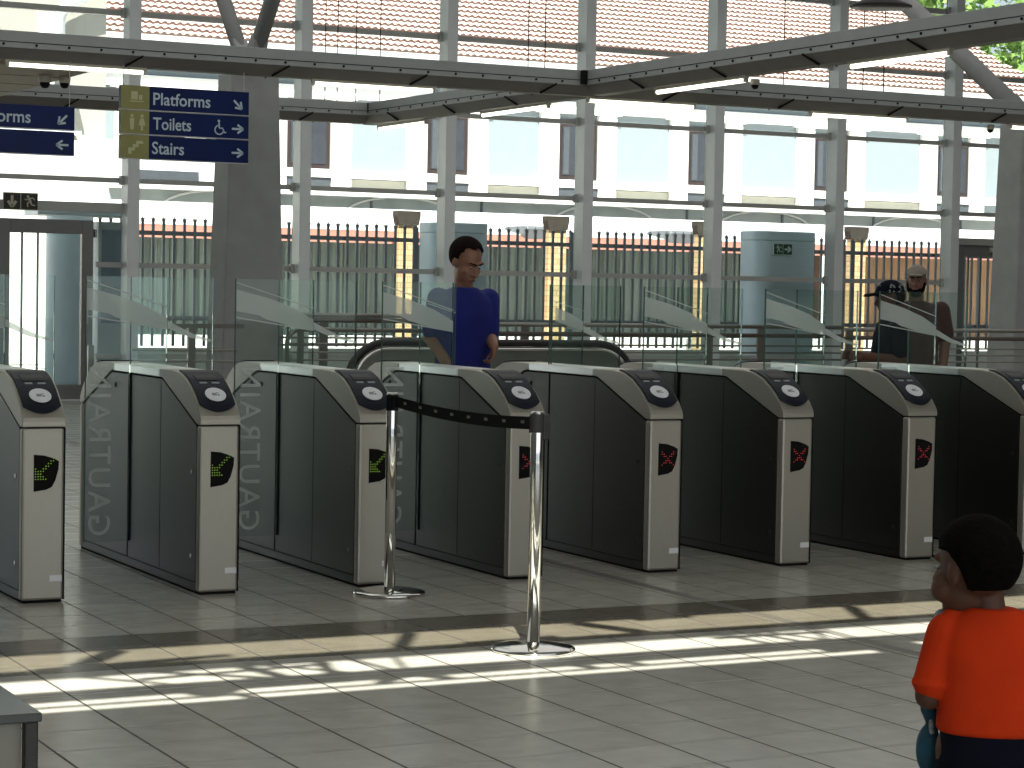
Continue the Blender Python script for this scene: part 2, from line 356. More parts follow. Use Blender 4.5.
for i in range(len(mx) - 1):
    x0, x1 = mx[i] + .08, mx[i + 1] - .07
    door_left = (i == 4 or i == 5); door_right = (i == 12)
    zb = 2.42 if door_left else (2.32 if door_right else 0)
    if zb:
        dx1 = 7.78 if i == 5 else x1
        g = MB().box(x0, x1, YF - .006, YF + .006, zb, 6.2)
        if i == 5: g.box(7.82, x1, YF - .006, YF + .006, 0, zb)
        if i == 12: g.box(22.3, x1, YF - .006, YF + .006, 0, zb)
    else: g = MB().box(x0, x1, YF - .006, YF + .006, 0, 6.2)
    w = struct('window_%d' % (i + 1), g, 'pane', 'clear glass bay of the station front, bay %s' % ('over the exit doors' if door_left else 'between two pale mullions'))
    fr = MB()
    for z0, z1 in tz:
        if zb and z1 < zb and i not in (5,): continue
        if i == 5 and z1 < zb: fr.box(7.82, x1, YF - .05, YF + .02, z0, z1); continue
        fr.box(x0, x1, YF - .05, YF + .02, z0, z1)
    for z0, z1 in tz[2:]:   # clamp brackets where a transom meets the next mullion
        if not (zb and z1 < zb): fr.box(x1 - .05, x1, YF - .09, YF - .02, z0 - .025, z1 + .025)
    if i in (5,): fr.box(5.98, x1, YF - .10, YF + .02, 2.30, 2.42)
    if i == 4: fr.box(x0, x1, YF - .10, YF + .02, 2.30, 2.42)
    if i == 12: fr.box(x0, x1, YF - .10, YF + .02, 2.24, 2.34)
    fr.build('window_frame', 'trans', w)
def glazed_door(name, x0, x1, ztop, label, handle_x, closer=False):
    d = empty(name, ((x0 + x1) / 2, YF, 0)); tag(d, label, None, None, 'structure'); h = (x1 - x0) / 2
    f = MB(); t = .14
    f.box(-h, -h + t, -.06, .03, .02, ztop); f.box(h - t, h, -.06, .03, .02, ztop); f.box(-h + t, h - t, -.06, .03, ztop - .17, ztop); f.box(-h + t, h - t, -.06, .03, .02, .20)
    f.build('door_frame', 'doorf', d, bevel=.005)
    MB().box(-h + t, h - t, -.02, -.01, .20, ztop - .17).build('door_pane', 'pane', d)
    b = MB(); 
    b.tube([(handle_x, -.06, .95), (handle_x, -.11, .95), (handle_x, -.11, 1.25), (handle_x, -.06, 1.25)], .012, 8)
    b.build('door_handle', 'steel', d)
    bars = MB()
    for q in (.22, .44): bars.box(-h + t + (2 * h - 2 * t) * q - .012, -h + t + (2 * h - 2 * t) * q + .012, .12, .15, .1, ztop)
    bars.split('door_bar', 'doorf', d)
    if closer: MB().box(-.05, .38, -.12, -.06, ztop - .10, ztop - .03).build('door_closer', 'fixt', d)
    return d
glazed_door('door_1', 6.62, 7.78, 2.20, 'dark grey glazed exit door at the far left, right hand leaf', .50)
glazed_door('door_2', 5.46, 6.62, 2.20, 'dark grey glazed exit door leaf cut by the left edge of the photo', -.50)
glazed_door('door_3', 20.95, 22.25, 2.24, 'dark grey glazed door at the far right with a closer on top', .55, True)

def poly_plate(parent, name, m, polys, y, t=.003):
    mb = MB()
    for p in polys: mb.prism(p, y - t, y, 'y')
    return mb.build(name, m, parent)
def circle(cx, cz, r, n=14): return [(cx + r * math.cos(2 * PI * k / n), cz + r * math.sin(2 * PI * k / n)) for k in range(n)]
def seg(x0, z0, x1, z1, w):
    d = Vector((x1 - x0, z1 - z0)).normalized(); n = Vector((-d.y, d.x)) * w / 2
    return [(x0 + n.x, z0 + n.y), (x1 + n.x, z1 + n.y), (x1 - n.x, z1 - n.y), (x0 - n.x, z0 - n.y)]
def arrow(cx, cz, s, ang, w):
    """arrow whose head points along ang (degrees)"""
    a = math.radians(ang); d = Vector((math.cos(a), math.sin(a))); out = []
    tip = Vector((cx, cz)) + d * s / 2; tail = Vector((cx, cz)) - d * s / 2
    out.append(seg(tail.x, tail.y, tip.x - d.x * w * .3, tip.y - d.y * w * .3, w))
    for k in (145, -145):
        e = tip + Vector((math.cos(a + math.radians(k)), math.sin(a + math.radians(k)))) * s * .62
        out.append(seg(tip.x, tip.y, e.x, e.y, w))
    return out
def running_man(cx, cz, s, flip=1):
    P = lambda x, z: (cx + flip * x * s, cz + z * s)
    def sg(a, b, w): return seg(*P(*a), *P(*b), w * s)
    return [circle(*P(.12, .36), .10 * s), sg((.05, .28), (-.08, -.02), .17), sg((.0, .22), (-.28, .26), .08), sg((-.28, .26), (-.38, .10), .07),
            sg((.04, .24), (.22, .10), .08), sg((.22, .10), (.36, .18), .07), sg((-.06, 0), (.16, -.14), .11), sg((.16, -.14), (.12, -.40), .09), sg((-.08, 0), (-.16, -.24), .11), sg((-.16, -.24), (-.42, -.28), .09)]
def exit_sign(loc, w, h, layout, dark, pm, label):
    t = empty('exit_sign', loc); tag(t, label, 'sign')
    MB().box(-w / 2, w / 2, -.02, .0, -h / 2, h / 2).build('sign_board', pm, t)
    q = w / 2 - .012
    for sx, kind in zip((-1, 1), layout):
        c = sx * w / 4
        MB().box(c - q / 2, c + q / 2, -.024, -.02, -h / 2 + .012, h / 2 - .012).build('sign_field', dark, t)
        s = h * .78
        if kind == 'man': pl = running_man(c, 0, s, -1 if layout[0] == 'down' else -1)
        elif kind == 'down': pl = arrow(c, 0, s * .85, -90, s * .2)
        else: pl = arrow(c, 0, s * .85, 0, s * .2)
        poly_plate(t, 'pictogram', pm, pl, -.024, .003)
    return t
exit_sign((6.86, YF - .13, 2.40), .42, .21, ('down', 'man'), 'exitd', 'exitp', 'dark and beige exit sign above the far left doors')
exit_sign((22.05, YF - .12, 2.47), .42, .20, ('down', 'man'), 'exitg', 'exitw', 'green exit sign above the far right door, partly behind the column')

# ------------------------------------------------------------------ grey tree columns with struts
def column(loc, label, struts):
    t = empty('concrete_column', loc); tag(t, label, 'column', kind='structure')
    n = MB(); w0, w1, d0, d1, H = .33, .235, .25, .20, 3.45
    n.add([(-w0, -d0, 0), (w0, -d0, 0), (w0, d0, 0), (-w0, d0, 0), (-w1, -d1, H), (w1, -d1, H), (w1, d1, H), (-w1, d1, H)], [(0, 3, 2, 1), (4, 5, 6, 7), (0, 1, 5, 4), (1, 2, 6, 5), (2, 3, 7, 6), (3, 0, 4, 7)])
    n.build('column_shaft', 'conc', t, bevel=.02)
    g = MB()
    g.prism([(-.20, H), (.20, H), (.34, H + .28), (.26, H + .36), (0, H + .14), (-.26, H + .36), (-.34, H + .28)], -.07, .07, 'x'); g.lathe([(.13, H - .02), (.13, H + .06), (.09, H + .12)])
    g.build('column_head', 'conc', t, bevel=.008)
    for (x, y, z), r in struts: MB().tube([(0, .18 if y > 0 else -.18, H + .18), (x, y, z)], r, 14).build('strut', 'conc', t, smooth=True)
    return t
column((7.365, 10.0, 0), 'broad grey tapering column behind the second gate, left of the man in blue', [((-.05, 2.4, 6.2), .075), ((.05, -2.4, 6.2), .075)])
column((16.78, 10.0, 0), 'broad grey tapering column at the right edge of the photo', [((-.6, 3.4, 6.2), .11), ((.1, -1.2, 6.2), .07)])

# ------------------------------------------------------------------ light carrying ceiling beams
ZB = 3.30; BM = []
def beam(name, a, b, label, group='suspended grey lighting beams', lean=1, rods=()):
    """box section with chamfered underside from a to b (x,y)"""
    t = empty(name, (a[0], a[1], ZB)); tag(t, label, 'beam', group)
    d = Vector((b[0] - a[0], b[1] - a[1])); L = d.length; ang = math.atan2(d.y, d.x); t.rotation_euler.z = ang
    MB().prism([(-.15, .11), (.15, .11), (.15, .255), (-.15, .255)], 0, L, 'x').build('beam_fascia', 'beam', t, bevel=.004)
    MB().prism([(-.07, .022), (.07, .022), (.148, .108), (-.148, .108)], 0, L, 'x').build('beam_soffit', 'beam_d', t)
    g = MB(); g.box(0, L, -.153, .153, .158, .164)
    x = .25
    while x < L:
        for s in (-1, 1): g.disc((x, s * .150, .140), (0, s, 0), .011, .008, 8)
        x += .28
    g.build('bolt_row', 'groove', t)
    j = MB(); x = .9
    while x < L:
        for s in (-1, 1): j.bar((x + .10 * lean, s * .153, .115), (x - .04 * lean, s * .082, .022), .026, .010, (1, 0, 0))
        x += 1.35
    j.split('joint_strap', 'groove', t)
    if rods:
        r = MB()
        for q in rods: r.tube([(q, 0, .255), (q, 0, ZR - ZB)], .006, 6)
        r.split('hanger_rod', 'groove', t)
    return t
def lamp_tube(x, y, rz, L, label, group='fluorescent battens under the beams', lit=True):
    t = empty('fluorescent_light', (x, y, ZB), rz); tag(t, label, 'light', group)
    MB().box(-L / 2 - .03, L / 2 + .03, -.022, .022, -.002, .03).build('light_housing', 'fixt', t)
    if lit: MB().tube([(-L / 2, 0, -.018), (L / 2, 0, -.018)], .020, 10).build('lamp_tube', 'tubel', t, smooth=True)
    e = MB()
    for s in (-1, 1): e.box(s * (L / 2 + .012) - .014, s * (L / 2 + .012) + .014, -.018, .018, -.034, 0)
    e.split('end_cap', 'fixt', t)
    return t
BM.append(beam('ceiling_beam', (2.2, 8.80), (21.0, 8.80), 'long grey lighting beam crossing the whole photo, nearest of the crosswise beams', rods=(7.52, 7.70, 10.42, 11.40, 11.66)))
BM.append(beam('ceiling_beam', (5.72, 13.60), (10.10, 13.60), 'short grey lighting beam farther back, ending left of the centre mullion', rods=(3.90, 4.05, 4.28, 4.58)))
BM.append(beam('ceiling_beam', (10.22, 13.72), (10.40, 8.98), 'grey lighting beam running back from the centre junction to the far short beam', lean=-1))
BM.append(beam('ceiling_beam', (10.40, 8.62), (10.60, -2.0), 'grey lighting beam slanting up to the right corner from the centre junction', lean=-1))
MB().box(-.02, .03, -.20, -.152, .12, .25).build('junction_bracket', 'black', BM[3]); MB().box(4.36, 4.44, -.19, -.152, .14, .25).build('junction_bracket', 'black', BM[1])
so_ = MB().box(2.4, 5.60, 8.98, 13.75, ZB + .0, ZB + .16)
cs = empty('canopy_soffit', (4, 11, ZB)); tag(cs, 'brown ceiling panel behind the beam in the top left corner', 'ceiling panel')
MB().box(-1.6, 1.60, -2.0, 2.75, 0, .16).build('panel_board', 'soff', cs, bevel=.01)
g = MB()
for y in (-1.1, -.2, .7, 1.6): g.box(-1.6, 1.6, y - .006, y + .006, -.002, 0)
g.box(.3, .31, -2, 2.75, -.002, 0); g.split('panel_joint', 'groove', cs)
for x, l in ((5.35, 'lit batten over the left hand direction sign'), (8.12, 'lit batten just right of the grey column'), (10.95, 'lit batten just right of the centre beam junction'), (13.53, 'lit batten above the right hand kiosk'), (16.1, 'lit batten at the right edge of the photo')):
    lamp_tube(x, 8.76, 0, 1.17, l)
lamp_tube(10.34, 13.05, PI / 2, 1.25, 'lit batten under the far end of the rear slanting beam')
lamp_tube(10.38, 10.35, PI / 2, 1.45, 'lit batten under the near end of the rear slanting beam')
lamp_tube(10.42, 6.85, PI / 2, 1.45, 'lit batten on the slanting beam beside the centre junction')
lamp_tube(10.46, 4.03, PI / 2, 1.22, 'lit batten on the slanting beam near the pendant lamp')
lamp_tube(10.50, 1.7, PI / 2, 1.2, 'unlit batten at the near end of the slanting beam', lit=False)
def dome(x, y, label, s=1.0):
    t = empty('security_camera', (x, y, ZB)); tag(t, label, 'camera', 'dome cameras under the ceiling'); t.scale = (s, s, s)
    MB().lathe([(.055, 0), (.06, -.02), (.055, -.06), (.05, -.07)]).build('camera_mount', 'fixt', t, smooth=True)
    MB().lathe([(.046, -.068), (.044, -.09), (.03, -.115), (.005, -.122)]).build('camera_dome', 'black', t, smooth=True)
dome(5.33, 9.70, 'left one of two dome cameras in the top left corner'); dome(5.52, 9.74, 'right one of two dome cameras in the top left corner', .9)
dome(10.54, 6.15, 'small dome camera under the slanting beam', .7); dome(15.3, 8.84, 'small dome camera under the long beam near the right column', .7)
# bell lamp hanging at the top
t = empty('pendant_lamp', (11.73, 6.0, 3.985)); tag(t, 'dark bell shaped pendant lamp at the top right of the photo', 'lamp')
MB().lathe([(.27, 0), (.275, .012), (.17, .06), (.13, .13), (.11, .22), (.06, .26), (.055, .30)], n=36).build('lamp_shade', 'lampd', t, smooth=True)
MB().lathe([(.16, .004), (.15, .03), (.12, .05)], n=28).build('lamp_diffuser', 'fixt', t)
MB().tube([(0, 0, .3), (0, 0, ZR - 3.94)], .008, 6).build('lamp_cord', 'groove', t)

# ------------------------------------------------------------------ direction signs
def board(parent, x0, x1, z0, z1, txt, ic, tx, arr, wheel=False, txtw=None, th=.105):
    b = MB().box(x0, x1, -.03, .03, z0, z1).build('sign_board', 'sign', parent, bevel=.004)
    MB().box(x0, x1, -.032, .032, z0 - .003, z0 + .004).build('board_edge', 'signfr', b)
    if ic: 
        MB().box(x0, x0 + .255, -.033, -.0305, z0 + .004, z1).build('icon_block', 'signy', b)
    zc = (z0 + z1) / 2
    if txt:
        m = text_mb(txt, th, txtw, bold=.012); m.xf(Matrix.Translation((tx, -.033, zc - .052))); m.build('lettering', 'signt', b)
    poly_plate(b, 'arrow', 'signt', arrow(x1 - .105, zc - .012, .105, arr, .018), -.031)
    if wheel:
        cx, cz = x0 + .895, zc - .012; pl = []
        for k in range(14):
            a0 = math.radians(80 + k * 20); a1 = math.radians(80 + (k + 1) * 20)
            pl.append(seg(cx + .04 * math.cos(a0), cz - .015 + .04 * math.sin(a0), cx + .04 * math.cos(a1), cz - .015 + .04 * math.sin(a1), .011))
        pl += [circle(cx - .005, cz + .062, .012, 10), seg(cx - .003, cz + .05, cx + .0, cz + .0, .012), seg(cx, cz, cx + .035, cz, .011), seg(cx + .03, cz + .0, cx + .05, cz - .04, .011), seg(cx + .05, cz - .04, cx + .065, cz - .034, .01)]
        poly_plate(b, 'wheelchair_symbol', 'signt', pl, -.031)
    return b
def shift(pl, dx, dz): return [[(x + dx, z + dz) for x, z in p] for p in pl]
t = empty('direction_sign', (5.718, 8.72, 0)); tag(t, 'blue direction sign of three boards reading Platforms, Toilets and Stairs', 'sign')
b1 = board(t, 0, 1.17, 2.952, 3.160, 'Platforms', True, .29, -45, txtw=.52)
b2 = board(t, 0, 1.17, 2.742, 2.944, 'Toilets', True, .29, 0, True, txtw=.345)
b3 = board(t, 0, 1.17, 2.530, 2.734, 'Stairs', True, .283, 0, txtw=.29)
poly_plate(b1, 'train_icon', 'signi', [[(.08, 3.02), (.20, 3.02), (.20, 3.03), (.08, 3.03)], [(.09, 3.04), (.15, 3.04), (.15, 3.11), (.09, 3.11)], [(.16, 3.04), (.19, 3.04), (.19, 3.08), (.16, 3.08)]], -.034)
poly_plate(b2, 'restroom_icon', 'signi', [circle(.10, 2.90, .014), [(.08, 2.88), (.12, 2.88), (.115, 2.78), (.085, 2.78)], circle(.19, 2.90, .014), [(.175, 2.88), (.205, 2.88), (.22, 2.82), (.16, 2.82)], [(.18, 2.82), (.20, 2.82), (.20, 2.775), (.18, 2.775)]], -.034)
poly_plate(b3, 'stairs_icon', 'signi', [[(.07, 2.57), (.10, 2.57), (.10, 2.60), (.13, 2.60), (.13, 2.63), (.16, 2.63), (.16, 2.66), (.20, 2.66), (.20, 2.685), (.14, 2.685), (.14, 2.655), (.11, 2.655), (.11, 2.625), (.07, 2.625)]], -.034)
MB().box(.03, .036, .0, .006, 3.15, ZB + .1).box(1.13, 1.136, .0, .006, 3.15, ZB + .1).split('sign_hanger', 'trans', t)
t = empty('direction_sign', (4.145, 8.72, 0)); tag(t, 'blue direction sign of two boards cut off by the left edge, ending in orms', 'sign')
board(t, 0, 1.17, 2.745, 2.945, 'Platforms', False, .27, -135, txtw=.52)
board(t, 0, 1.17, 2.530, 2.732, '', False, .3, 180)
MB().box(.03, .036, .0, .006, 2.93, ZB + .1).box(1.13, 1.136, .0, .006, 2.93, ZB + .1).split('sign_hanger', 'trans', t)

# ------------------------------------------------------------------ ticket gates
XS = [2.602, 3.445, 4.256, 5.080, 5.898, 6.726, 7.559, 8.39]
PROF = [(0, .803), (0, .828), (.008, .845), (.04, .885), (.085, .925), (.14, .965), (.21, 1.005), (.29, 1.032), (.40, 1.043)]
def prof_at(s):
    """point and outward normal on the sloping head, s in 0..1 along the curve above the chamfer"""
    P = [Vector(p) for p in PROF[2:]]; L = [0]
    for a, b in zip(P, P[1:]): L.append(L[-1] + (b - a).length)
    d = s * L[-1]
    for i in range(len(P) - 1):
        if d <= L[i + 1] + 1e-9:
            f = (d - L[i]) / (L[i + 1] - L[i]); c = P[i].lerp(P[i + 1], f)
            t0 = (P[i + 1] - P[i]).normalized(); n = Vector((-t0.y, t0.x))
            return c, n
    return P[-1], Vector((0, 1))
def on_slope(x, s, h): c, n = prof_at(s); return (x, c.x + n.x * h, c.y + n.y * h)
def slope_patch(fx0, fx1, s0, s1, h, nx=10, ns=12, lower=None):
    """thin raised patch following the head curve; lower(x)->s start"""
    mb = MB(); top = []; bot = []
    for j in range(ns + 1):
        for i in range(nx + 1):
            u = i / nx; sl0 = s0 if lower is None else lower(u); s = sl0 + (s1 - sl0) * j / ns
            x = fx0(s) + (fx1(s) - fx0(s)) * u
            top.append(on_slope(x, s, h)); bot.append(on_slope(x, s, h - .006))
    n = nx + 1; N = len(top); fs = []
    for j in range(ns):
        for i in range(nx):
            a = j * n + i; fs += [(a, a + 1, a + n + 1, a + n), (N + a, N + a + n, N + a + n + 1, N + a + 1)]
    rim = [i for i in range(nx + 1)] + [j * n + nx for j in range(1, ns + 1)] + [ns * n + i for i in range(nx - 1, -1, -1)] + [j * n for j in range(ns - 1, 0, -1)]
    for a, b in zip(rim, rim[1:] + rim[:1]): fs.append((a, b, N + b, N + a))
    mb.add(top + bot, fs); return mb
def flap(side_, ext, y):
    """glass flap outline: tall outside the cabinet, only the upper strip above it"""
    s = side_; a = s * .104; e = s * (.10 + ext); i = -s * .09
    if ext > .03: p = [(i, 1.046), (a, 1.046), (a, .14), (e, .14), (e, 1.495), (i, 1.495)]
    else: p = [(i, 1.046), (e, 1.046), (e, 1.495), (i, 1.495)]
    return MB().prism(p, y - .006, y + .006, 'y')
def make_gate(led, le, re):
    g = empty('ticket_gate')
    prof = [(.02, 0), (.02, .80), (.045, .86), (.15, .955), (.30, 1.02), (.42, 1.030), (1.58, 1.030), (1.70, 1.02), (1.85, .955), (1.955, .86), (1.98, .80), (1.98, 0)]
    MB().prism(prof, -.090, .090, 'x').build('cabinet_body', 'groove', g)
    # front and rear posts
    def post(y0, y1):
        m = MB().box(-.10, .10, y0, y1, .012, .798); return m
    MB().box(-.10, .094, 0, .055, .012, .798).build('front_post', 'steel', g, bevel=.012)
    MB().box(.0945, .100, .004, .055, .012, 1.0 - .2).build('post_trim', 'black', g)
    MB().box(-.10, .10, 1.945, 2.0, .012, .798).build('rear_post', 'steel', g, bevel=.012)
    MB().box(-.088, .088, .01, 1.99, 0, .012).build('plinth', 'groove', g)
    # head caps
    inner = [(.42, 1.043), (.62, 1.043), (.62, .996), (.56, .992), (.30, .905), (.055, .803)]
    hp = PROF + [(.62, 1.043), (.62, 1.005), (.57, 1.0), (.05, .803)]
    MB().prism(hp, -.10, .10, 'x').build('head_cap', 'steel', g, bevel=.004)
    hp2 = [(2 - y, z) for y, z in hp]
    MB().prism(hp2, -.10, .10, 'x').build('rear_head_cap', 'steel', g, bevel=.004)
    MB().box(-.10, .10, .624, 1.376, 1.003, 1.043).build('top_cover', 'steel_top', g, bevel=.004)
    # side sheets, both sides
    P1 = [(.062, .055), (.062, .792), (.085, .803), (.575, .990), (.60, .994), (1.115, .994), (1.115, .055)]
    P2 = [(1.135, .10), (1.135, .994), (1.40, .994), (1.425, .990), (1.915, .803), (1.938, .792), (1.938, .055), (1.135, .055)]
    for nm, P in (('side_door', P1), ('rear_side_panel', P2)):
        for s in (-1, 1):
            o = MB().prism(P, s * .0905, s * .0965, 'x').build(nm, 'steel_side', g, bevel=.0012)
            if nm == 'side_door':
                l = MB()
                for yy, zz in ((.115, .575), (.115, .175)): l.disc((s * .0965, yy, zz), (s, 0, 0), .011, .006, 14)
                l.split('door_lock', 'chrome', o)
                q = MB().box(s * .0965 - .0006, s * .0965 + .0006, .598, .602, .06, .99); q.build('panel_seam', 'groove', o)
            else:
                l = MB()
                for yy in (1.35, 1.50): l.disc((s * .0965, yy, .93), (s, 0, 0), .013, .004, 14)
                l.split('key_port', 'groove', o)
    kick = MB()
    for s in (-1, 1): kick.prism([(.06, .012), (.06, .050), (1.94, .050), (1.94, .012)], s * .0905, s * .0945, 'x')
    kick.build('kick_strip', 'steel_side', g)
    # reader, both ends
    for end in (0, 1):
        low = lambda u: .045 + .09 * (2 * u - 1) ** 2
        rd = slope_patch(lambda s: -.088 + .010 * (1 - s) * 0, lambda s: .088, .2, .90, .010, lower=low)
        lcd = slope_patch(lambda s: -.055, lambda s: .050, .53, .67, .0125, 2, 3)
        lb1 = slope_patch(lambda s: -.048, lambda s: -.012, .465, .495, .0125, 1, 1); lb2 = slope_patch(lambda s: .012, lambda s: .050, .465, .495, .0125, 1, 1)
        c, n = prof_at(.275)
        dc = MB().disc((.004, c.x + n.x * .0095, c.y + n.y * .0095), (0, n.x, n.y), .051, .0035, 28, .050)
        ic = MB()
        a = Vector((0, -n.y, n.x))
        for dx, ds, w, h in ((-.006, 0, .024, .018), (.014, .006, .010, .010), (.012, -.010, .012, .004)):
            cc = Vector((.004 + dx, c.x + n.x * .0135, c.y + n.y * .0135)) + a * ds
            ic.bar(cc - Vector((w / 2, 0, 0)), cc + Vector((w / 2, 0, 0)), h, .0012, (0, n.x, n.y))
        if end: 
            mir = Matrix.Translation((0, 2, 0)) @ Matrix.Rotation(PI, 4, 'Z')
            for m in (rd, lcd, lb1, lb2, dc, ic): m.xf(mir)
        r = rd.build('card_reader' if not end else 'rear_card_reader', 'gloss', g, smooth=False)
        lcd.build('reader_screen', 'lcd', r); lb1.build('reader_key', 'grey_icon', r); lb2.build('reader_key', 'grey_icon', r)
        d = dc.build('reader_target', 'white_disc', r); ic.build('target_print', 'grey_icon', r)
    # direction display on the front post
    dp = MB().prism([(-.047, .678), (.000, .674), (.045, .660), (.068, .647), (.066, .610), (.052, .560), (.036, .530), (.010, .518), (-.047, .510)], -.004, .0, 'y').build('direction_display', 'groove', g)
    dots = MB(); pts = []
    if led == 'green':
        q_ = .0118
        for r_ in range(5):
            for c_ in range(5 - r_): pts.append((-.040 + c_ * q_, .566 + r_ * q_))
        for i in range(7): pts += [(-.028 + i * q_, .590 + i * q_), (-.016 + i * q_, .590 + i * q_)]
        pts = sorted(set((round(a_, 4), round(b_, 4)) for a_, b_ in pts if b_ < .662))
    else:
        for i in (-3, -2, -1, 0, 1, 2, 3): pts += [(.008 + i * .0115, .598 + i * .0115), (.008 + i * .0115, .598 - i * .0115)]
        for i in (-2, -1, 1, 2): pts += [(.008 + i * .0115 + .0115, .598 + i * .0115), (.008 + i * .0115 - .0115, .598 - i * .0115)]
        pts = sorted(set((round(a_, 4), round(b_, 4)) for a_, b_ in pts))
    for x, z in pts: dots.box(x - .0021, x + .0021, -.0052, -.0038, z - .0021, z + .0021)
    o = dots.build('lit_%s' % ('arrow' if led == 'green' else 'cross'), 'led_green' if led == 'green' else 'led_red', dp)
    o['label'] = 'green dotted arrow' if led == 'green' else 'red dotted cross'
    MB().box(.030, .086, -.0012, .0006, .098, .126).build('maker_sticker', 'sticker', g)
    # glass flaps
    for s, ext, y in ((-1, le, 1.09), (1, re, 1.12)):
        fl = flap(s, ext, y).build('glass_flap', 'leaf', g)
        if s == -1:
            lo = -.10 - ext
            e = [[(lo, 1.438), (-.16, 1.395), (-.02, 1.345), (.09, 1.285), (.09, 1.232), (-.05, 1.252), (-.18, 1.285), (-.22, 1.305), (lo, 1.325)], seg(lo, 1.475, .09, 1.345, .006), seg(lo, 1.293, .09, 1.228, .007)]
            if ext < .1: e = [[(-.09, 1.37), (.02, 1.33), (.09, 1.29), (.09, 1.24), (-.09, 1.29)], seg(-.09, 1.40, .09, 1.35, .005)]
            poly_plate(fl, 'etched_swoosh', 'etch', e, y - .007, .001)
            if ext > .2:
                tm = text_mb('GAUTRAIN', .115, .86, spacing=1.12, bold=.004)
                # advance -> +Z, letter tops -> +X : the word faces the far side and reads mirrored from here
                tm.v = [(z - .315, y - .0075 + yy, .172 + x) for x, yy, z in tm.v]
                tm.build('etched_word', 'etch2', fl)
        else:
            hi = .10 + ext
            e = [[(.0, 1.33), (.12, 1.262), (.24, 1.205), (hi, 1.172), (hi, 1.160), (.22, 1.185), (.10, 1.235), (.0, 1.25)]] if ext > .1 else [seg(-.05, 1.38, hi, 1.33, .006)]
            poly_plate(fl, 'etched_swoosh', 'etch', e, y - .007, .001)
        ed = MB(); xe = s * (.10 + ext); zb = .14 if ext > .03 else 1.046
        ed.box(min(xe, xe + s * .003), max(xe, xe + s * .003), y - .0062, y + .0062, zb, 1.495); 
        xi = -s * .09; ed.box(min(xi, xi - s * .003), max(xi, xi - s * .003), y - .0062, y + .0062, 1.046, 1.495)
        ed.split('flap_edge', 'edge', fl)
        if ext > .03: MB().box(min(s * .0965, s * .1045), max(s * .0965, s * .1045), y - .004, y + .004, .14, 1.002).build('flap_slot', 'groove', g)
    return g
gate_labels = ['steel ticket gate with a green arrow, at the left edge of the photo',
 'steel ticket gate with a green arrow, in front of the broad grey column',
 'steel ticket gate with a green arrow, directly behind the rear barrier post',
 'steel ticket gate, its red cross half hidden by the front barrier post',
 'steel ticket gate with a red cross, just right of the front barrier post',
 'steel ticket gate with a red cross, in front of the kiosk with the exit sign',
 'steel ticket gate with a red cross, its foot left of the child',
 'steel ticket gate at the right edge, its front beyond the photo above the child']
protos = {}
specs = [('green', .235, .25), ('green', .235, .25), ('green', .245, .25), ('red', .23, .02), ('red', .02, .25), ('red', .235, .25), ('red', .235, .25), ('red', .235, .25)]
for i, (x, sp) in enumerate(zip(XS, specs)):
    if sp in protos: g = copy_tree(protos[sp])
    else: g = make_gate(*sp); protos[sp] = g
    g.location = (x + .10, 0, 0); tag(g, gate_labels[i], 'ticket gate', 'row of steel ticket gates')

# ------------------------------------------------------------------ belt barrier
def stanchion(x, y, label, H):
    t = empty('barrier_post', (x, y, 0)); tag(t, label, 'barrier post', 'chrome barrier posts')
    MB().lathe([(.0, .0), (.170, 0), (.174, .006), (.171, .014), (.155, .021), (.08, .032), (.034, .038)], n=48).build('post_base', 'chrome', t, smooth=True)
    MB().lathe([(.0265, .028), (.0265, H - .006), (.024, H)], n=28).build('post_pole', 'chrome', t, smooth=True)
    MB().lathe([(.0285, H - .085), (.0285, H - .01)], n=24).build('post_collar', 'black', t)
    return t
pF = (4.190, -1.970); pB = (4.310, -.262)
f = stanchion(*pF, 'chrome barrier post nearest the camera, its round foot in the sun patches', .975)
b = stanchion(*pB, 'chrome barrier post farther back, in front of the third ticket gate', .965)
dF = Vector((pF[0] - pB[0], pF[1] - pB[1])).normalized()
for t, sg_ in ((f, -1), (b, 1)):
    MB().box(-.014, .014, -.014, .014, .885, .955).build('belt_cassette', 'black', t, loc=(dF.x * .036 * sg_, dF.y * .036 * sg_, 0))
MB().box(.018, .046, -.024, .012, .86, .965).build('belt_clip', 'black', f, bevel=.004)
bl = MB(); n = 28; vs = []; pr = MB()
a = Vector((pB[0] + dF.x * .045, pB[1] + dF.y * .045, .925)); c = Vector((pF[0] - dF.x * .045, pF[1] - dF.y * .045, .925))
nr = Vector((dF.y, -dF.x, 0))
def bp(u): p = a.lerp(c, u); p.z -= .022 * 4 * u * (1 - u); return p
for i in range(n + 1):
    p = bp(i / n)
    for s, dz in ((-1, -.026), (1, -.026), (1, .026), (-1, .026)): vs.append(p + nr * .0012 * s + Vector((0, 0, dz)))
fs = [(i * 4 + k, i * 4 + (k + 1) % 4, i * 4 + 4 + (k + 1) % 4, i * 4 + 4 + k) for i in range(n) for k in range(4)] + [(0, 1, 2, 3), (n * 4 + 3, n * 4 + 2, n * 4 + 1, n * 4)]
bl.add(vs, fs); bo = bl.build('barrier_belt', 'belt'); tag(bo, 'black webbing belt sagging between the two chrome posts', 'belt')
for i in range(8):
    p = bp((i + .6) / 8.2); q = bp((i + .78) / 8.2)
    for s in (-1, 1): pr.bar(p + nr * .0018 * s + Vector((0, 0, .004)), q + nr * .0018 * s + Vector((0, 0, .004)), .0008, .012)
pr.split('belt_mark', 'beltp', bo)

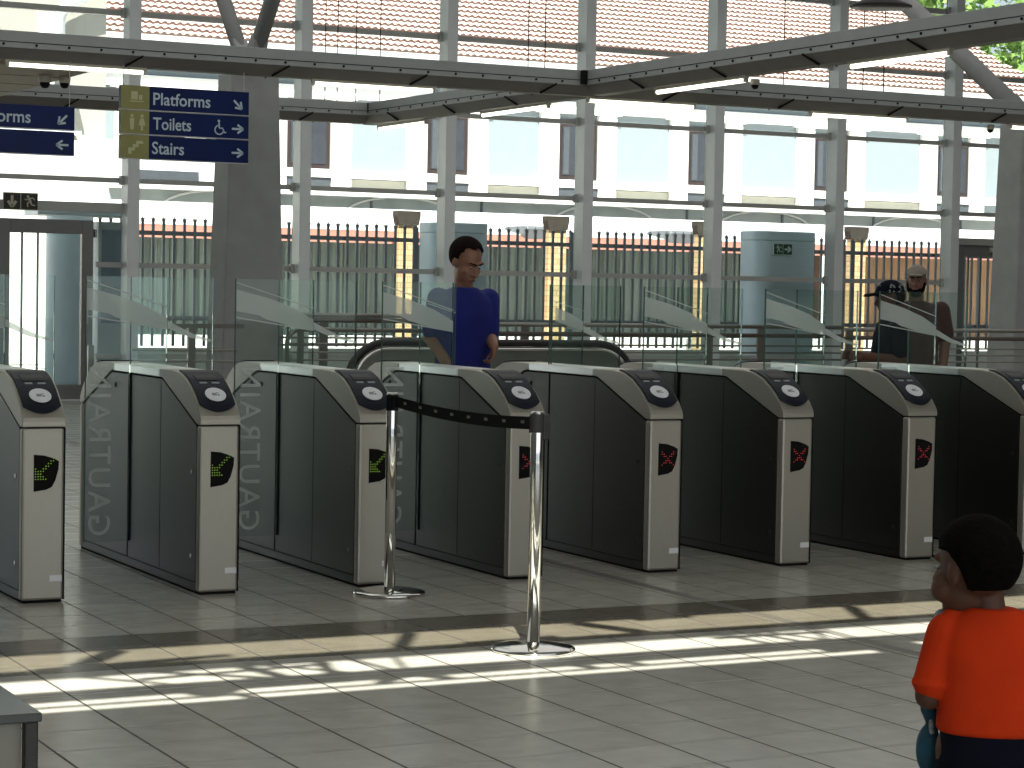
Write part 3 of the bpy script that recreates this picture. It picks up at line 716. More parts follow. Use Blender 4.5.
# ------------------------------------------------------------------ cabinet at the lower left corner
t = empty('low_cabinet', (.70, -4.08, 0)); tag(t, 'grey laminate low cabinet with a polished dark top in the lower left corner', 'cabinet')
MB().box(-.72, .66, -.65, -.0, .02, .425).build('cabinet_body', 'benchm', t)
MB().box(-.76, .70, -.69, 0, .428, .45).build('cabinet_top', 'bencht', t, bevel=.004)
MB().box(.662, .695, -.675, -.645, 0, .428).box(.662, .695, -.04, 0, 0, .428).split('cabinet_post', 'steel_side', t, bevel=.004)

# ------------------------------------------------------------------ railings and escalator sides behind the gates
def railing(name, x0, x1, y, zs, posts, label, group='guard rails behind the gates', r=.022, ptop=None):
    t = empty(name, (x0, y, 0)); tag(t, label, 'railing', group)
    for i, z in enumerate(zs):
        MB().tube([(0, 0, z), (x1 - x0, 0, z)], r if i < 2 else .010, 8).build('rail', 'raild' if i == 1 else 'rail', t, smooth=True)
    for p in posts: MB().box(p - x0 - .045, p - x0 + .045, -.012, .012, 0, (ptop or zs[0])).build('rail_post', 'rail', t, bevel=.003)
    return t
railing('guard_railing', 8.9, 13.55, 9.0, (1.125, 1.035, .93, .86, .79), (9.84, 11.93, 12.55), 'long steel guard rail right of the man in blue')
railing('guard_railing', 13.6, 19.8, 9.0, (1.105, 1.020, .91, .84, .77), (13.65, 14.2, 16.2, 17.7, 19.2), 'long steel guard rail at the right behind the man in the maroon shirt')
railing('guard_railing', 7.55, 9.35, 9.6, (1.185, 1.135, .97, .90), (8.0, 9.3), 'short steel guard rail left of the man in blue')
# hooped rail end left of it
t = empty('hoop_railing', (7.40, 9.0, 0)); tag(t, 'steel hoop rail with a rounded end right of the broad grey column', 'railing', 'guard rails behind the gates')
hp_ = [(0, 0, 0), (0, 0, .93)] + [(.13 - .13 * math.cos(math.radians(a)), 0, .93 + .13 * math.sin(math.radians(a))) for a in (20, 40, 60, 75, 90)] + [(1.5, 0, 1.055)]
MB().tube(hp_, .022, 10).build('rail', 'rail', t, smooth=True)
for z in (.93, .85, .78): MB().tube([(.02, 0, z), (1.5, 0, z)], .009, 8).build('rail', 'rail', t)
MB().box(.10, .16, -.012, .012, 0, 1.04).build('rail_post', 'rail', t); MB().box(1.44, 1.5, -.012, .012, 0, 1.04).build('rail_post', 'rail', t)
# table-like steel frame by the left gates
t = empty('guard_railing', (5.6, 9.2, 0)); tag(t, 'low steel guard rail left of the broad grey column', 'railing', 'guard rails behind the gates')
MB().box(.75, 1.45, -.03, .03, 1.06, 1.10).build('rail', 'rail', t); MB().box(.92, .99, -.02, .02, 0, 1.06).build('rail_post', 'rail', t); MB().tube([(.4, 0, .86), (1.4, 0, .86)], .012, 8).tube([(.4, 0, .76), (1.4, 0, .76)], .012, 8).split('rail', 'rail', t)
MB().box(.0, .0 + .05, -.02, .02, 0, .9).build('rail_post', 'rail', t)
def escalator_side(x0, x1, y, label, zt=1.03):
    t = empty('escalator_balustrade', (x0, y, 0)); tag(t, label, 'escalator side', 'escalator sides behind the gates')
    L = x1 - x0; r = .34
    def outl(o):
        rr = r + o
        return [(r - rr, 0)] + [(r - rr * math.cos(math.radians(a)), zt - r + rr * math.sin(math.radians(a))) for a in range(0, 91, 10)] + [(L - r + rr * math.sin(math.radians(a)), zt - r + rr * math.cos(math.radians(a))) for a in range(0, 81, 10)] + [(L + o + .10, .30), (L + o + .06, 0)]
    MB().prism(outl(-.03), -.03, .03, 'y').build('side_panel', 'escp', t)
    MB().tube([(x, 0, z) for x, z in outl(0)], .030, 10).build('handrail', 'rubber', t, smooth=True)
    MB().tube([(x, -.035, z) for x, z in outl(-.05)], .012, 8).build('handrail_trim', 'chrome', t, smooth=True)
    return t
escalator_side(6.72, 9.30, 6.0, 'dark curved escalator handrail and side panel behind the man in blue')
escalator_side(7.30, 9.75, 6.9, 'second curved escalator side just beyond the first one', 1.0)

# ------------------------------------------------------------------ outside: fence, shed wall, kiosks
t = empty('palisade_fence', (8.15, 19.0, 0)); tag(t, 'long grey palisade fence outside the glass front', 'fence')
MB().box(0, 20.35, -.12, .12, -.02, .575).build('fence_plinth', 'beige', t)
for z in (2.10, .95): MB().box(0, 20.35, .02, .06, z, z + .06).build('fence_rail', 'palis', t)
for k in range(8):
    x = .05 + k * 2.55
    MB().box(x - .025, x + .025, .03, .09, .54, 2.32).build('fence_post', 'palis', t)
    p = MB(); q = x + .13
    while q < x + 2.50:
        p.prism([(q - .018, .60), (q + .018, .60), (q + .018, 2.27), (q + .030, 2.34), (q + .009, 2.32), (q, 2.37), (q - .009, 2.32), (q - .030, 2.34), (q - .018, 2.27)], -.012, .012, 'y'); q += .1475
    p.build('pale_panel', 'palis', t)
SX0 = 9.25
t = empty('service_shed', (SX0, 23.0, 0)); tag(t, 'long low shed with grey green sheet walls and an orange roof edge behind the fence', 'shed')
cw = MB(); x = 0; pts = []
L = 21.4 - SX0
while x < L - .01:
    pts += [(x, 0), (x + .07, 0), (x + .10, .05), (x + .17, .05), (x + .20, 0)]; x += .20
poly = pts + [(L, .12), (0, .12)]
cw.prism(poly, .66, 2.16, 'z'); cw.build('sheet_wall', 'corr', t)
MB().box(L, L + 1.7, 0, .12, .66, 2.16).build('board_wall', 'brownw', t); MB().box(L + 2.0, L + 9.3, 0, .12, .60, 2.16).build('board_wall', 'tanw', t)
st = MB(); x = .3
while x < L: st.box(x - .02, x + .02, -.04, 0, .66, 2.14); x += .47
st.split('wall_batten', 'corr', t)
rf = MB(); rf.prism([(-1.15, 2.13), (-1.10, 2.13), (-.55, 2.34), (.2, 2.38), (.2, 2.2), (-.2, 2.16)], 0, L + 9.3, 'x'); rf.build('orange_roof_edge', 'terra', t)
MB().prism([(-.56, 2.345), (2.4, 2.80), (2.4, 2.5), (.2, 2.30)], 0, L + 9.3, 'x').build('white_roof', 'whitew', t)
MB().box(0, L + 9.3, -.75, -.55, -.02, .665).build('shed_kerb', 'whitew', t)
tg = MB().box(16.75 - SX0, 17.25 - SX0, -.70, .1, 2.15, 2.50).box(19.5 - SX0, 20.25 - SX0, -.70, .1, 2.15, 2.50); tg.split('roof_box', 'palis', t, bevel=.05)
for x0, x1, l in ((14.14, 14.46, 'yellow brick pier left of the man in blue'), (16.78, 17.10, 'yellow brick pier right of the man in blue'), (19.60, 19.86, 'yellow brick pier left of the pale kiosk with the exit sign'), (22.70, 23.02, 'yellow brick pier left of the man with the dark cap')):
    t = empty('brick_pier', ((x0 + x1) / 2, 21.6, 0)); tag(t, l, 'pier', 'brick piers behind the fence'); h = (x1 - x0) / 2
    MB().box(-h, h, -.06, .06, 0, 2.42).build('pier_shaft', 'brick', t)
    MB().prism([(-h - .04, 2.64), (h + .04, 2.64), (h + .04, 2.56), (h + .01, 2.42), (-h - .01, 2.42), (-h - .04, 2.56)], -.09, .09, 'y').build('pier_cap', 'cap', t)
def kiosk(x0, x1, y, zt, label):
    t = empty('service_kiosk', ((x0 + x1) / 2, y + .25, 0)); tag(t, label, 'kiosk', 'pale blue kiosks outside the glass'); h = (x1 - x0) / 2; r = .22
    P = [(-h + r - r * math.cos(math.radians(a)), -.25 + r - r * math.sin(math.radians(a))) for a in range(0, 91, 10)] + [(h, -.25), (h, .25), (-h, .25)]
    MB().prism(P, 0, zt - .14, 'z').build('kiosk_body', 'kiosk', t, smooth=False)
    P2 = [(x * 1.03, yy * 1.04) for x, yy in P]; MB().prism(P2, zt - .14, zt, 'z').build('kiosk_lid', 'kiosk', t, bevel=.02)
    MB().box(-h + .26, h - .06, -.256, -.25, .2, zt - .22).build('kiosk_door', 'kiosk', t, bevel=.003)
    return t
kiosk(12.50, 13.26, 16.7, 2.33, 'pale blue kiosk with rounded corner behind the man in blue')
kiosk(17.62, 18.56, 16.7, 2.36, 'pale blue kiosk with rounded corner carrying a green exit sign')
exit_sign((17.99, 16.68, 2.10), .32, .17, ('man', 'right'), 'exitg', 'exitw', 'green exit sign with a right arrow on the pale kiosk')
t = empty('meter_cabinet', (8.05, 17.0, 0)); tag(t, 'blue grey cabinet under a pale blue ledge right of the left exit doors', 'cabinet')
MB().box(-.10, .32, -.2, .2, 0, 2.20).build('cabinet_body', 'tarp', t, bevel=.01); MB().box(-.06, .28, -.215, -.2, .95, 2.10).build('cabinet_door', 'kiosk_d', t, bevel=.004)
MB().box(-.9, .36, -.35, .3, 2.26, 2.33).build('ledge', 'kiosk', t, bevel=.01); MB().box(-.22, -.14, -.26, -.16, 2.0, 2.10).build('wall_lamp', 'lampd', t)
# sheet strip and arched covers above the shed
t = empty('sheet_canopy', (11.0, 26.5, 0)); tag(t, 'grey translucent sheet canopy with pale arched ribs above the shed', 'canopy')
MB().box(0, 22, 0, .3, 2.62, 3.04).build('canopy_sheet', 'tarp', t)
MB().box(0, 22, -.25, .3, 3.04, 3.13).build('canopy_edge', 'whitew', t)
for c in (2.0, 5.4, 9.6, 13.2, 16.8):
    MB().tube([(c + 1.1 * math.cos(math.radians(a)), -.04, 2.70 + .36 * math.sin(math.radians(a))) for a in range(0, 181, 15)], .02, 8).build('arched_rib', 'whitew', t)
for c in range(10): MB().box(c * 2.2 + .4, c * 2.2 + .44, -.03, 0, 2.62, 3.13).build('canopy_strut', 'palis', t)
t = empty('round_column', (7.93, 18.0, 0)); tag(t, 'round white column outside the left exit door', 'column')
MB().lathe([(.30, 0), (.30, 2.35), (.31, 2.42)], n=32).build('column_shaft', 'kiosk', t, smooth=True); MB().lathe([(.34, 0), (.34, .12)], n=32).build('column_base', 'conc', t)
t = empty('low_wall', (6.9, 24.0, 0)); tag(t, 'low brown wall seen through the left exit door', 'wall')
MB().box(-2.5, 1.2, 0, .2, 0, .55).build('wall_face', 'brownw', t); MB().box(-2.5, 1.2, -.03, .23, .55, .68).build('wall_coping', 'tarp', t)

# ------------------------------------------------------------------ outside: big house with clay tile roof
YH = 40.0
t = empty('pale_house', (27.0, YH, 0)); tag(t, 'long pale blue house with white pilasters and a clay tile roof beyond the fence', 'house')
hx0, hx1 = 13.6 - 27, 43.2 - 27
MB().box(hx0, hx1, 0, 8, 0, 6.9).build('house_wall', 'bluew', t)
MB().box(hx0, hx1, -.10, 0, 0, 3.62).build('lower_wall', 'whitew', t)
MB().box(hx0, hx1, -.16, 0, 4.06, 4.26).build('string_course', 'whitew', t)
MB().box(hx0, hx1, -.10, 0, 5.98, 6.25).build('frieze', 'whitew', t)
MB().box(hx0, hx1, -.5, 0, 6.80, 6.92).build('eaves_board', 'gutter', t); MB().box(hx0, hx1, -.62, -.42, 6.98, 7.14).build('gutter', 'gutter', t, bevel=.03)
MB().box(hx0, hx1, -.14, 0, 6.40, 6.52).build('cornice', 'bluew', t)
wxs = [20.0 - 27, 23.7 - 27, 27.4 - 27, 31.25 - 27, 35.25 - 27, 39.4 - 27, 16.3 - 27]
for wx in wxs:
    wf = MB(); w = .56
    wf.box(wx - w, wx + w, -.06, .02, 4.26, 5.80)
    f = wf.build('house_window', 'winbr', t)
    MB().box(wx - w + .10, wx - .04, -.075, -.05, 4.38, 5.62).build('window_pane', 'wingl', f); MB().box(wx + .04, wx + w - .10, -.075, -.05, 4.38, 5.62).build('window_pane', 'wingl', f)
    MB().box(wx - w + .14, wx - w + .30, -.08, -.07, 4.40, 5.60).build('window_blind', 'curtain', f)
    f2 = MB().box(wx - w, wx + w, -.12, .02, 3.62, 4.06).build('lower_window', 'curtain', t)
    for s in (-1, 1):
        MB().box(wx + s * (w + .28) - .26, wx + s * (w + .28) + .26, -.14, 0, 3.62, 6.0).build('pilaster', 'whitew', t)
    MB().box(wx - w - .66, wx + w + .66, -.18, 0, 5.94, 6.06).build('pilaster_capital', 'whitew', t)
for a_, b_ in zip(sorted(wxs)[:-1], sorted(wxs)[1:]):
    MB().box(a_ + 1.12, b_ - 1.12, -.03, 0, 3.64, 4.04).build('beige_panel', 'beige', t)
def tile_roof(x0, x1, y0, z0, run, pitch, tw, th, hip):
    mb = MB(); rows = int(run / th); c, s = math.cos(pitch), math.sin(pitch); seg_n = 5
    for r in range(rows):
        a = r * th; b = a + th * 1.08; xe = x1 - hip * a; n = int((xe - x0) / tw); vs = []
        off = 0
        for i in range(n * seg_n + 1):
            x = x0 + i * tw / seg_n; h = .075 * abs(math.cos(PI * (i / seg_n + off))) ** .8
            for d, lift in ((a, -.02 + h * .6), (a, .045 + h), (b, .0 + h * .55)):
                vs.append((x, y0 + d * c - lift * s, z0 + d * s + lift * c))
        fs = []
        for i in range(n * seg_n):
            q = i * 3; fs += [(q, q + 3, q + 4, q + 1), (q + 1, q + 4, q + 5, q + 2)]
        mb.add(vs, fs)
    return mb
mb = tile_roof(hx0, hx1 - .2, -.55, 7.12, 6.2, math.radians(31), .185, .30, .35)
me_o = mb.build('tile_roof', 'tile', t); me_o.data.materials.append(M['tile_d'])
for i_, p_ in enumerate(me_o.data.polygons): p_.material_index = 1 if i_ % 2 == 0 else 0  # lip faces take the darker clay: tile-edge shade put into the colour
rb = MB(); c_, s_ = math.cos(math.radians(31)), math.sin(math.radians(31))
rb.add([(hx0, -.5, 7.02), (hx1 - .1, -.5, 7.02), (hx1 - 2.2, -.5 + 6.2 * c_, 7.02 + 6.2 * s_), (hx0, -.5 + 6.2 * c_, 7.02 + 6.2 * s_), (hx0, 9, 7.0), (hx1, 9, 7.0)], [(0, 1, 2, 3), (3, 2, 5, 4), (1, 5, 2), (0, 3, 4)])
rb.build('roof_underlay', 'tile', t)
MB().tube([(hx0, -.5 + 6.2 * c_, 7.16 + 6.2 * s_), (hx1 - 2.2, -.5 + 6.2 * c_, 7.16 + 6.2 * s_)], .11, 8).build('ridge_tiles', 'tile', t)
# plain white building at the left
t = empty('white_building', (6.0, 28.0, 0)); tag(t, 'plain white building with grey ducts outside at the far left', 'building')
MB().box(-6, 5.3, 0, 9, 0, 3.9).build('building_wall', 'whitew', t)
MB().box(-6, 5.75, 1.2, 9, 3.9, 8).build('upper_wall', 'cream', t)
MB().tube([(4.80, .9, 5.3), (4.80, .9, 6.05), (4.86, .9, 6.25), (5.0, .9, 6.4), (5.3, .9, 6.55), (6.2, .9, 6.8)], .11, 12).build('duct', 'gutter', t, smooth=True)
MB().box(3.5, 3.75, 1.0, 1.2, 4.3, 6.2).build('wall_pipe', 'whitew', t); MB().box(4.5, 4.75, 1.0, 1.2, 3.9, 6.2).build('wall_pipe', 'whitew', t)
MB().box(-6, 5.2, .8, 1.2, 4.05, 4.12).box(-6, 5.2, .8, 1.2, 4.75, 4.80).split('wall_ledge', 'gutter', t)
v = MB().box(6.0, 7.1, -.05, .2, 3.08, 3.44); v.box(6.0, 7.1, -.12, -.05, 3.08, 3.13)
MB().box(5.3, 8.6, 0, 9, 0, 3.95).build('side_wing', 'whitew', t); v.build('wall_vent', 'curtain', t)
# trees behind the roof
def tree(x, y, h, label, n=1500):
    t = empty('leafy_tree', (x, y, 0)); tag(t, label, 'tree', 'trees beyond the house')
    MB().tube([(0, 0, 0), (.1, 0, h * .4), (0, .1, h * .75)], .22, 10, .08).build('tree_trunk', 'bark', t)
    lf = MB(); rnd = random.Random(int(x * 10))
    for i in range(n):
        u = Vector((rnd.gauss(0, 1), rnd.gauss(0, 1), rnd.gauss(0, 1))).normalized() * (rnd.random() ** .4)
        c = Vector((u.x * 2.6, u.y * 2.4, h + u.z * 2.6)); s = .14 + rnd.random() * .16
        a = Vector((rnd.gauss(0, 1), rnd.gauss(0, 1), rnd.gauss(0, 1))).normalized(); b = a.cross(Vector((rnd.gauss(0, 1), rnd.gauss(0, 1), 1))).normalized()
        k = a.cross(b) * .02
        lf.add([c - a * s, c + b * s * .5, c + a * s, c - b * s * .5, c + k], [(0, 1, 4), (1, 2, 4), (2, 3, 4), (3, 0, 4), (0, 3, 2, 1)])
    lf.build('foliage', 'leafg', t)
tree(44.5, 49.5, 10.4, 'green tree behind the right end of the tiled roof'); tree(49.5, 50.5, 9.6, 'green tree at the far right beyond the tiled roof'); tree(39.8, 51.0, 10.2, 'green tree seen above the roof near the pendant lamp')

# ------------------------------------------------------------------ people
def cap(mb, p, r0, q, r1, n=14):
    """tapered capsule"""
    p, q = Vector(p), Vector(q); t = (q - p)
    L = t.length
    if L < 1e-6: return mb.ball(p, r0)
    t.normalize(); up = Vector((0, 0, 1)) if abs(t.z) < .9 else Vector((0, 1, 0)); a = t.cross(up).normalized(); b = t.cross(a)
    rings = []
    for k in range(1, 6): th = PI / 2 * k / 5; rings.append((p - t * r0 * math.cos(th), r0 * math.sin(th)))
    for k in range(0, 5): th = PI / 2 * k / 5; rings.append((q + t * r1 * math.sin(th), r1 * math.cos(th)))
    vs = [c + (a * math.cos(2 * PI * j / n) + b * math.sin(2 * PI * j / n)) * r for c, r in rings for j in range(n)]
    m = len(rings); fs = [(i * n + j, i * n + (j + 1) % n, (i + 1) * n + (j + 1) % n, (i + 1) * n + j) for i in range(m - 1) for j in range(n)]
    fs += [tuple(range(n))[::-1], tuple(range((m - 1) * n, m * n))]
    return mb.add(vs, fs)
def loft(mb, rings, Rm=None, n=28):
    """closed smooth tube through elliptical rings (cx, cy, z, rx, ry); ends rounded"""
    vs = []
    for cx, cy, z, rx, ry in rings:
        for k in range(n):
            a = 2 * PI * k / n; ca, sa = math.cos(a), math.sin(a); e = .82
            p = Vector((cx + rx * math.copysign(abs(ca) ** e, ca), cy + ry * math.copysign(abs(sa) ** e, sa), 0)); p = (Rm @ p) if Rm else p
            vs.append(p + Vector((0, 0, z)))
    m = len(rings); fs = [(i * n + j, i * n + (j + 1) % n, (i + 1) * n + (j + 1) % n, (i + 1) * n + j) for i in range(m - 1) for j in range(n)]
    return mb.add(vs, fs + [tuple(range(n))[::-1], tuple(range((m - 1) * n, m * n))])
def chain(mb, pts):
    for (p, r), (q, s) in zip(pts, pts[1:]): cap(mb, p, r, q, s)
    return mb
def oval(mb, c, r, rot=None):
    m = MB().ball((0, 0, 0), r, 14); mt = Matrix.Translation(c) @ (rot.to_4x4() if rot else Matrix.Identity(4)); m.xf(mt); return mb.add(m.v, m.f)
def body(mb, name, m, parent, voxel=.008, smooth=5):
    o = mb.build(name, m, parent, smooth=True)
    r = o.modifiers.new('fuse', 'REMESH'); r.mode = 'VOXEL'; r.voxel_size = voxel; r.use_smooth_shade = True
    if smooth: s = o.modifiers.new('soften', 'SMOOTH'); s.factor = .5; s.iterations = smooth
    return o
def hand(mb, wrist, d, palm_n, L=.18, curl=.9, side=1):
    """palm plus four fingers and a thumb; d = direction of the hand, palm_n = the way the palm faces"""
    d = Vector(d).normalized(); pn = Vector(palm_n); pn = (pn - d * pn.dot(d)).normalized(); s = d.cross(pn) * side; w = Vector(wrist); k = L / .18
    for j in (-1.5, -.5, .5, 1.5): cap(mb, w + s * j * .012 * k, .016 * k, w + d * .075 * k + s * j * .019 * k, .012 * k)
    for j, ln in zip((-1.5, -.5, .5, 1.5), (.058, .070, .075, .066)):
        p = w + d * .082 * k + s * j * .020 * k; ang = 0
        for q, (fl, r) in enumerate(((.45, .0085), (.32, .0078), (.26, .007))):
            ang += curl * (.55, .8, .5)[q]; e = d * math.cos(ang) + pn * math.sin(ang); nx = p + e * ln * fl * k
            cap(mb, p, r * k, nx, r * .92 * k, 8); p = nx
    b = w + d * .025 * k + s * .030 * k; m = b + (d * .6 + s * .75 + pn * .3).normalized() * .036 * k; cap(mb, b, .0125 * k, m, .010 * k, 8); cap(mb, m, .010 * k, m + (d * .85 + pn * .6 + s * .05).normalized() * .030 * k, .0085 * k, 8)
def head(skin, c, Rm, s=1.0, mat_skin=None):
    """head on the body mesh. local: face towards -Y, x to its left... c = head centre"""
    X = lambda x, y, z: Vector(c) + Rm @ Vector((x * s, y * s, z * s))
    oval(skin, X(0, .015, .030), (.074 * s, .094 * s, .090 * s), Rm); oval(skin, X(0, -.028, -.035), (.060 * s, .062 * s, .078 * s), Rm)
    oval(skin, X(0, -.056, -.092), (.030 * s, .028 * s, .024 * s), Rm)
    cap(skin, X(0, -.083, .012), .010 * s, X(0, -.106, -.028), .0135 * s); 
    for q in (-1, 1):
        oval(skin, X(q * .013, -.094, -.032), (.009 * s,) * 3, Rm); oval(skin, X(q * .077, .008, -.004), (.010 * s, .018 * s, .030 * s), Rm)
        cap(skin, X(q * .010, -.080, .030), .010 * s, X(q * .045, -.068, .032), .010 * s)
        oval(skin, X(q * .040, -.060, -.022), (.020 * s,) * 3, Rm)
    cap(skin, X(-.018, -.085, -.060), .0075 * s, X(.018, -.085, -.060), .0075 * s); cap(skin, X(-.014, -.082, -.071), .008 * s, X(.014, -.082, -.071), .008 * s)
    return X
def face_bits(par, X, Rm, s, brow='hair', lipm='lip'):
    e = MB(); d = MB(); b = MB(); l = MB()
    for q in (-1, 1):
        oval(e, X(q * .029, -.078, .008), (.009 * s, .006 * s, .0045 * s), Rm); oval(d, X(q * .029, -.0835, .007), (.0055 * s, .003 * s, .0055 * s), Rm)
        cap(b, X(q * .014, -.092, .030), .0045 * s, X(q * .046, -.078, .033), .0035 * s)
    cap(l, X(-.018, -.0895, -.064), .0045 * s, X(.018, -.0895, -.064), .0045 * s)
    e.split('eye', 'eyew', par, smooth=True); d.split('pupil', 'eyed', par, smooth=True); b.split('eyebrow', brow, par, smooth=True); l.build('lips', lipm, par, smooth=True)
def shell(c, Rm, r, s, keep, th=.0, n=18):
    """part of an ellipsoid kept where keep(unit vector) is true, given thickness"""
    m = MB(); vs = []; idx = {}; fs = []
    N = n * 2; pts = {}
    for i in range(n + 1):
        for k in range(N): 
            a = PI * i / n; b = 2 * PI * k / N; pts[i, k] = Vector((math.sin(a) * math.cos(b), math.sin(a) * math.sin(b), math.cos(a)))
    for i in range(n):
        for k in range(N):
            q = [pts[i, k], pts[i + 1, k], pts[i + 1, (k + 1) % N], pts[i, (k + 1) % N]]
            if keep(sum(q, Vector()) / 4):
                o = len(vs)
                for f_ in (1.0, .90):
                    for p in q: vs.append(Vector(c) + Rm @ Vector((p.x * r[0] * s * f_, p.y * r[1] * s * f_, p.z * r[2] * s * f_)))
                fs += [(o, o + 1, o + 2, o + 3), (o + 7, o + 6, o + 5, o + 4), (o, o + 4, o + 5, o + 1), (o + 1, o + 5, o + 6, o + 2), (o + 2, o + 6, o + 7, o + 3), (o + 3, o + 7, o + 4, o)]
    m.add(vs, fs); return m
def rotz(a): return Matrix.Rotation(math.radians(a), 3, 'Z')
def rotx(a): return Matrix.Rotation(math.radians(a), 3, 'X')

# --- man in blue, walking between the gates, looking down (local frame: +Y away from camera, +X to the right in the picture)
t = empty('person', (5.925, 2.30, 0), math.radians(-26)); tag(t, 'man in a royal blue polo shirt looking down between the gates', 'person')
BR = rotz(34)          # body turned to the picture right: face direction = R @ -Y
def B(x, y, z, R_=BR): return R_ @ Vector((x, y, 0)) + Vector((0, 0, z))
sk = MB(); HR = rotz(42) @ rotx(28); hc = Vector((.012, -.03, 1.625)) + Vector((.0, 0, 0))
X = head(sk, hc, HR, 1.13)
cap(sk, (0.0, .02, 1.42), .060, hc + Vector((-.015, .02, -.05)), .056)
chain(sk, [(B(0, 0, 1.38), .075), (B(0, .0, 1.18), .09), (B(0, 0, .98), .09)])
for q in (-1, 1): cap(sk, B(0, 0, 1.38), .06, B(q * .17, 0, 1.39), .05)
for q in (-1, 1):
    chain(sk, [(B(q * .10, 0, .95), .095), (B(q * .10, -.02, .52), .062), (B(q * .10, .03, .12), .045)]); chain(sk, [(B(q * .10, .03, .07), .045), (B(q * .11, -.14, .04), .038)])
shR = B(.185, .0, 1.40); shL = B(-.185, .0, 1.40)
elR = Vector((.215, -.10, 1.145)); wrR = Vector((.175, -.235, 1.10)); 
elR = Vector((.165, .02, 1.165)); wrR = Vector((.190, -.13, 1.115))
chain(sk, [(shR, .055), (elR, .044)]); chain(sk, [(elR, .043), (wrR, .029)]); hand(sk, wrR, (-.1, -.25, -1), (-.9, -.2, .1), .17, 1.15, 1)
elL = Vector((-.20, -.03, 1.165)); wrL = Vector((-.10, -.17, 1.02)); chain(sk, [(shL, .055), (elL, .046)]); chain(sk, [(elL, .044), (wrL, .034)]); hand(sk, wrL, (.45, -.2, -.9), (.8, .3, .2), .17, .8, -1)
bd = body(sk, 'body', 'skin_l', t, .0065, 4)
face_bits(bd, X, HR, 1.13, 'hair_b')
hairm = shell(X(0, .018, .036), HR, (.090, .110, .102), 1.13, lambda p: p.z > .05 + (-.95 * p.y if p.y < -.2 else 0) and not (p.y < -.45 and p.z < .62) or (p.y > .05 and p.z > -.72) or (abs(p.x) > .6 and p.z > -.25 and p.y > -.35))
body(hairm, 'hair', 'hair_b', t, .009, 4)
sh = MB()
loft(sh, [(0, 0, .955, .165, .130), (0, 0, .96, .178, .140), (0, 0, 1.05, .172, .138), (0, 0, 1.18, .182, .138), (0, 0, 1.30, .205, .130), (0, 0, 1.39, .195, .105), (0, 0, 1.44, .13, .085), (0, 0, 1.47, .085, .07)], BR)
oval(sh, B(0, 0, 1.43), (.12, .09, .05), BR); cap(sh, B(-.17, 0, 1.39), .07, B(.17, 0, 1.39), .07)
for a_, e_ in ((shR, elR), (shL, elL)):
    m_ = Vector(a_).lerp(e_, .82); cap(sh, a_, .070, m_, .062)
oS = body(sh, 'polo_shirt', 'blue', t, .009, 6)
cl = MB(); chain(cl, [(Vector((-.045, -.035, 1.452)), .016), (Vector((.03, -.065, 1.437)), .016), (Vector((.07, -.01, 1.45)), .016), (Vector((.03, .05, 1.475)), .016), (Vector((-.045, .03, 1.475)), .016), (Vector((-.045, -.035, 1.452)), .016)])
body(cl, 'shirt_collar', 'navy', t, .007, 2)
tr = MB(); oval(tr, B(0, 0, .93), (.160, .125, .11), BR)
for q in (-1, 1): chain(tr, [(B(q * .09, 0, .90), .100), (B(q * .10, -.02, .50), .078), (B(q * .10, .03, .10), .062)])
body(tr, 'trousers', 'greycl', t, .012, 4)
shoe = MB()
for q in (-1, 1): chain(shoe, [(B(q * .10, .05, .045), .045), (B(q * .11, -.17, .04), .040)])
body(shoe, 'shoes', 'rubber', t, .01, 3)

# --- man in maroon shirt facing the camera
t = empty('person', (10.97, 4.4, 0), math.radians(-37.6)); tag(t, 'bearded man in a maroon T-shirt and pale cap facing the gates', 'person')
sk = MB(); HR = rotz(-6); hc = Vector((0.0, -.02, 1.585)); X = head(sk, hc, HR, 1.0)
cap(sk, (0, .02, 1.36), .062, (0, .0, 1.52), .058); chain(sk, [((0, 0, 1.30), .08), ((0, 0, 1.10), .09), ((0, 0, .92), .09)])
for q in (-1, 1): cap(sk, (0, 0, 1.33), .06, (q * .18, 0, 1.35), .05)
for q in (-1, 1):
    chain(sk, [((q * .10, 0, .90), .095), ((q * .11, -.02, .50), .062), ((q * .11, .03, .10), .045)]); chain(sk, [((q * .11, .03, .06), .04), ((q * .13, -.13, .04), .036)])
    chain(sk, [((q * .195, 0, 1.36), .058), ((q * .235, .03, 1.10), .048)]); chain(sk, [((q * .235, .03, 1.10), .046), ((q * .225, -.06, .90), .034)]); hand(sk, (q * .225, -.06, .89), (-.05 * q, -.2, -1), (-q, .1, 0), .18, .9, q)
bd = body(sk, 'body', 'skin_m', t, .0075, 4); face_bits(bd, X, HR, 1.0)
be = MB(); oval(be, X(0, -.040, -.082), (.060, .058, .048), HR); chain(be, [(X(-.062, -.02, -.02), .016), (X(-.05, -.045, -.07), .022)]); chain(be, [(X(.062, -.02, -.02), .016), (X(.05, -.045, -.07), .022)]); body(be, 'beard', 'hair', t, .008, 3)
cp = shell(X(0, .012, .035), HR, (.090, .112, .100), 1.0, lambda p: p.z > .12); bb = MB(); bb.add(cp.v, cp.f); oval(bb, X(0, -.115, .045), (.070, .055, .009), HR); body(bb, 'cap', 'capl', t, .008, 3)
sh = MB()
loft(sh, [(0, 0, .84, .175, .135), (0, 0, .85, .185, .145), (0, 0, 1.00, .182, .145), (0, 0, 1.15, .19, .145), (0, 0, 1.27, .205, .130), (0, 0, 1.355, .195, .105), (0, 0, 1.40, .13, .085), (0, 0, 1.425, .085, .07)])
cap(sh, (-.18, 0, 1.345), .072, (.18, 0, 1.345), .072)
for q in (-1, 1): cap(sh, (q * .195, 0, 1.355), .076, (q * .232, .02, 1.17), .074)
oval(sh, (0, .01, 1.39), (.11, .08, .05)); body(sh, 'shirt', 'maroon', t, .010, 6)
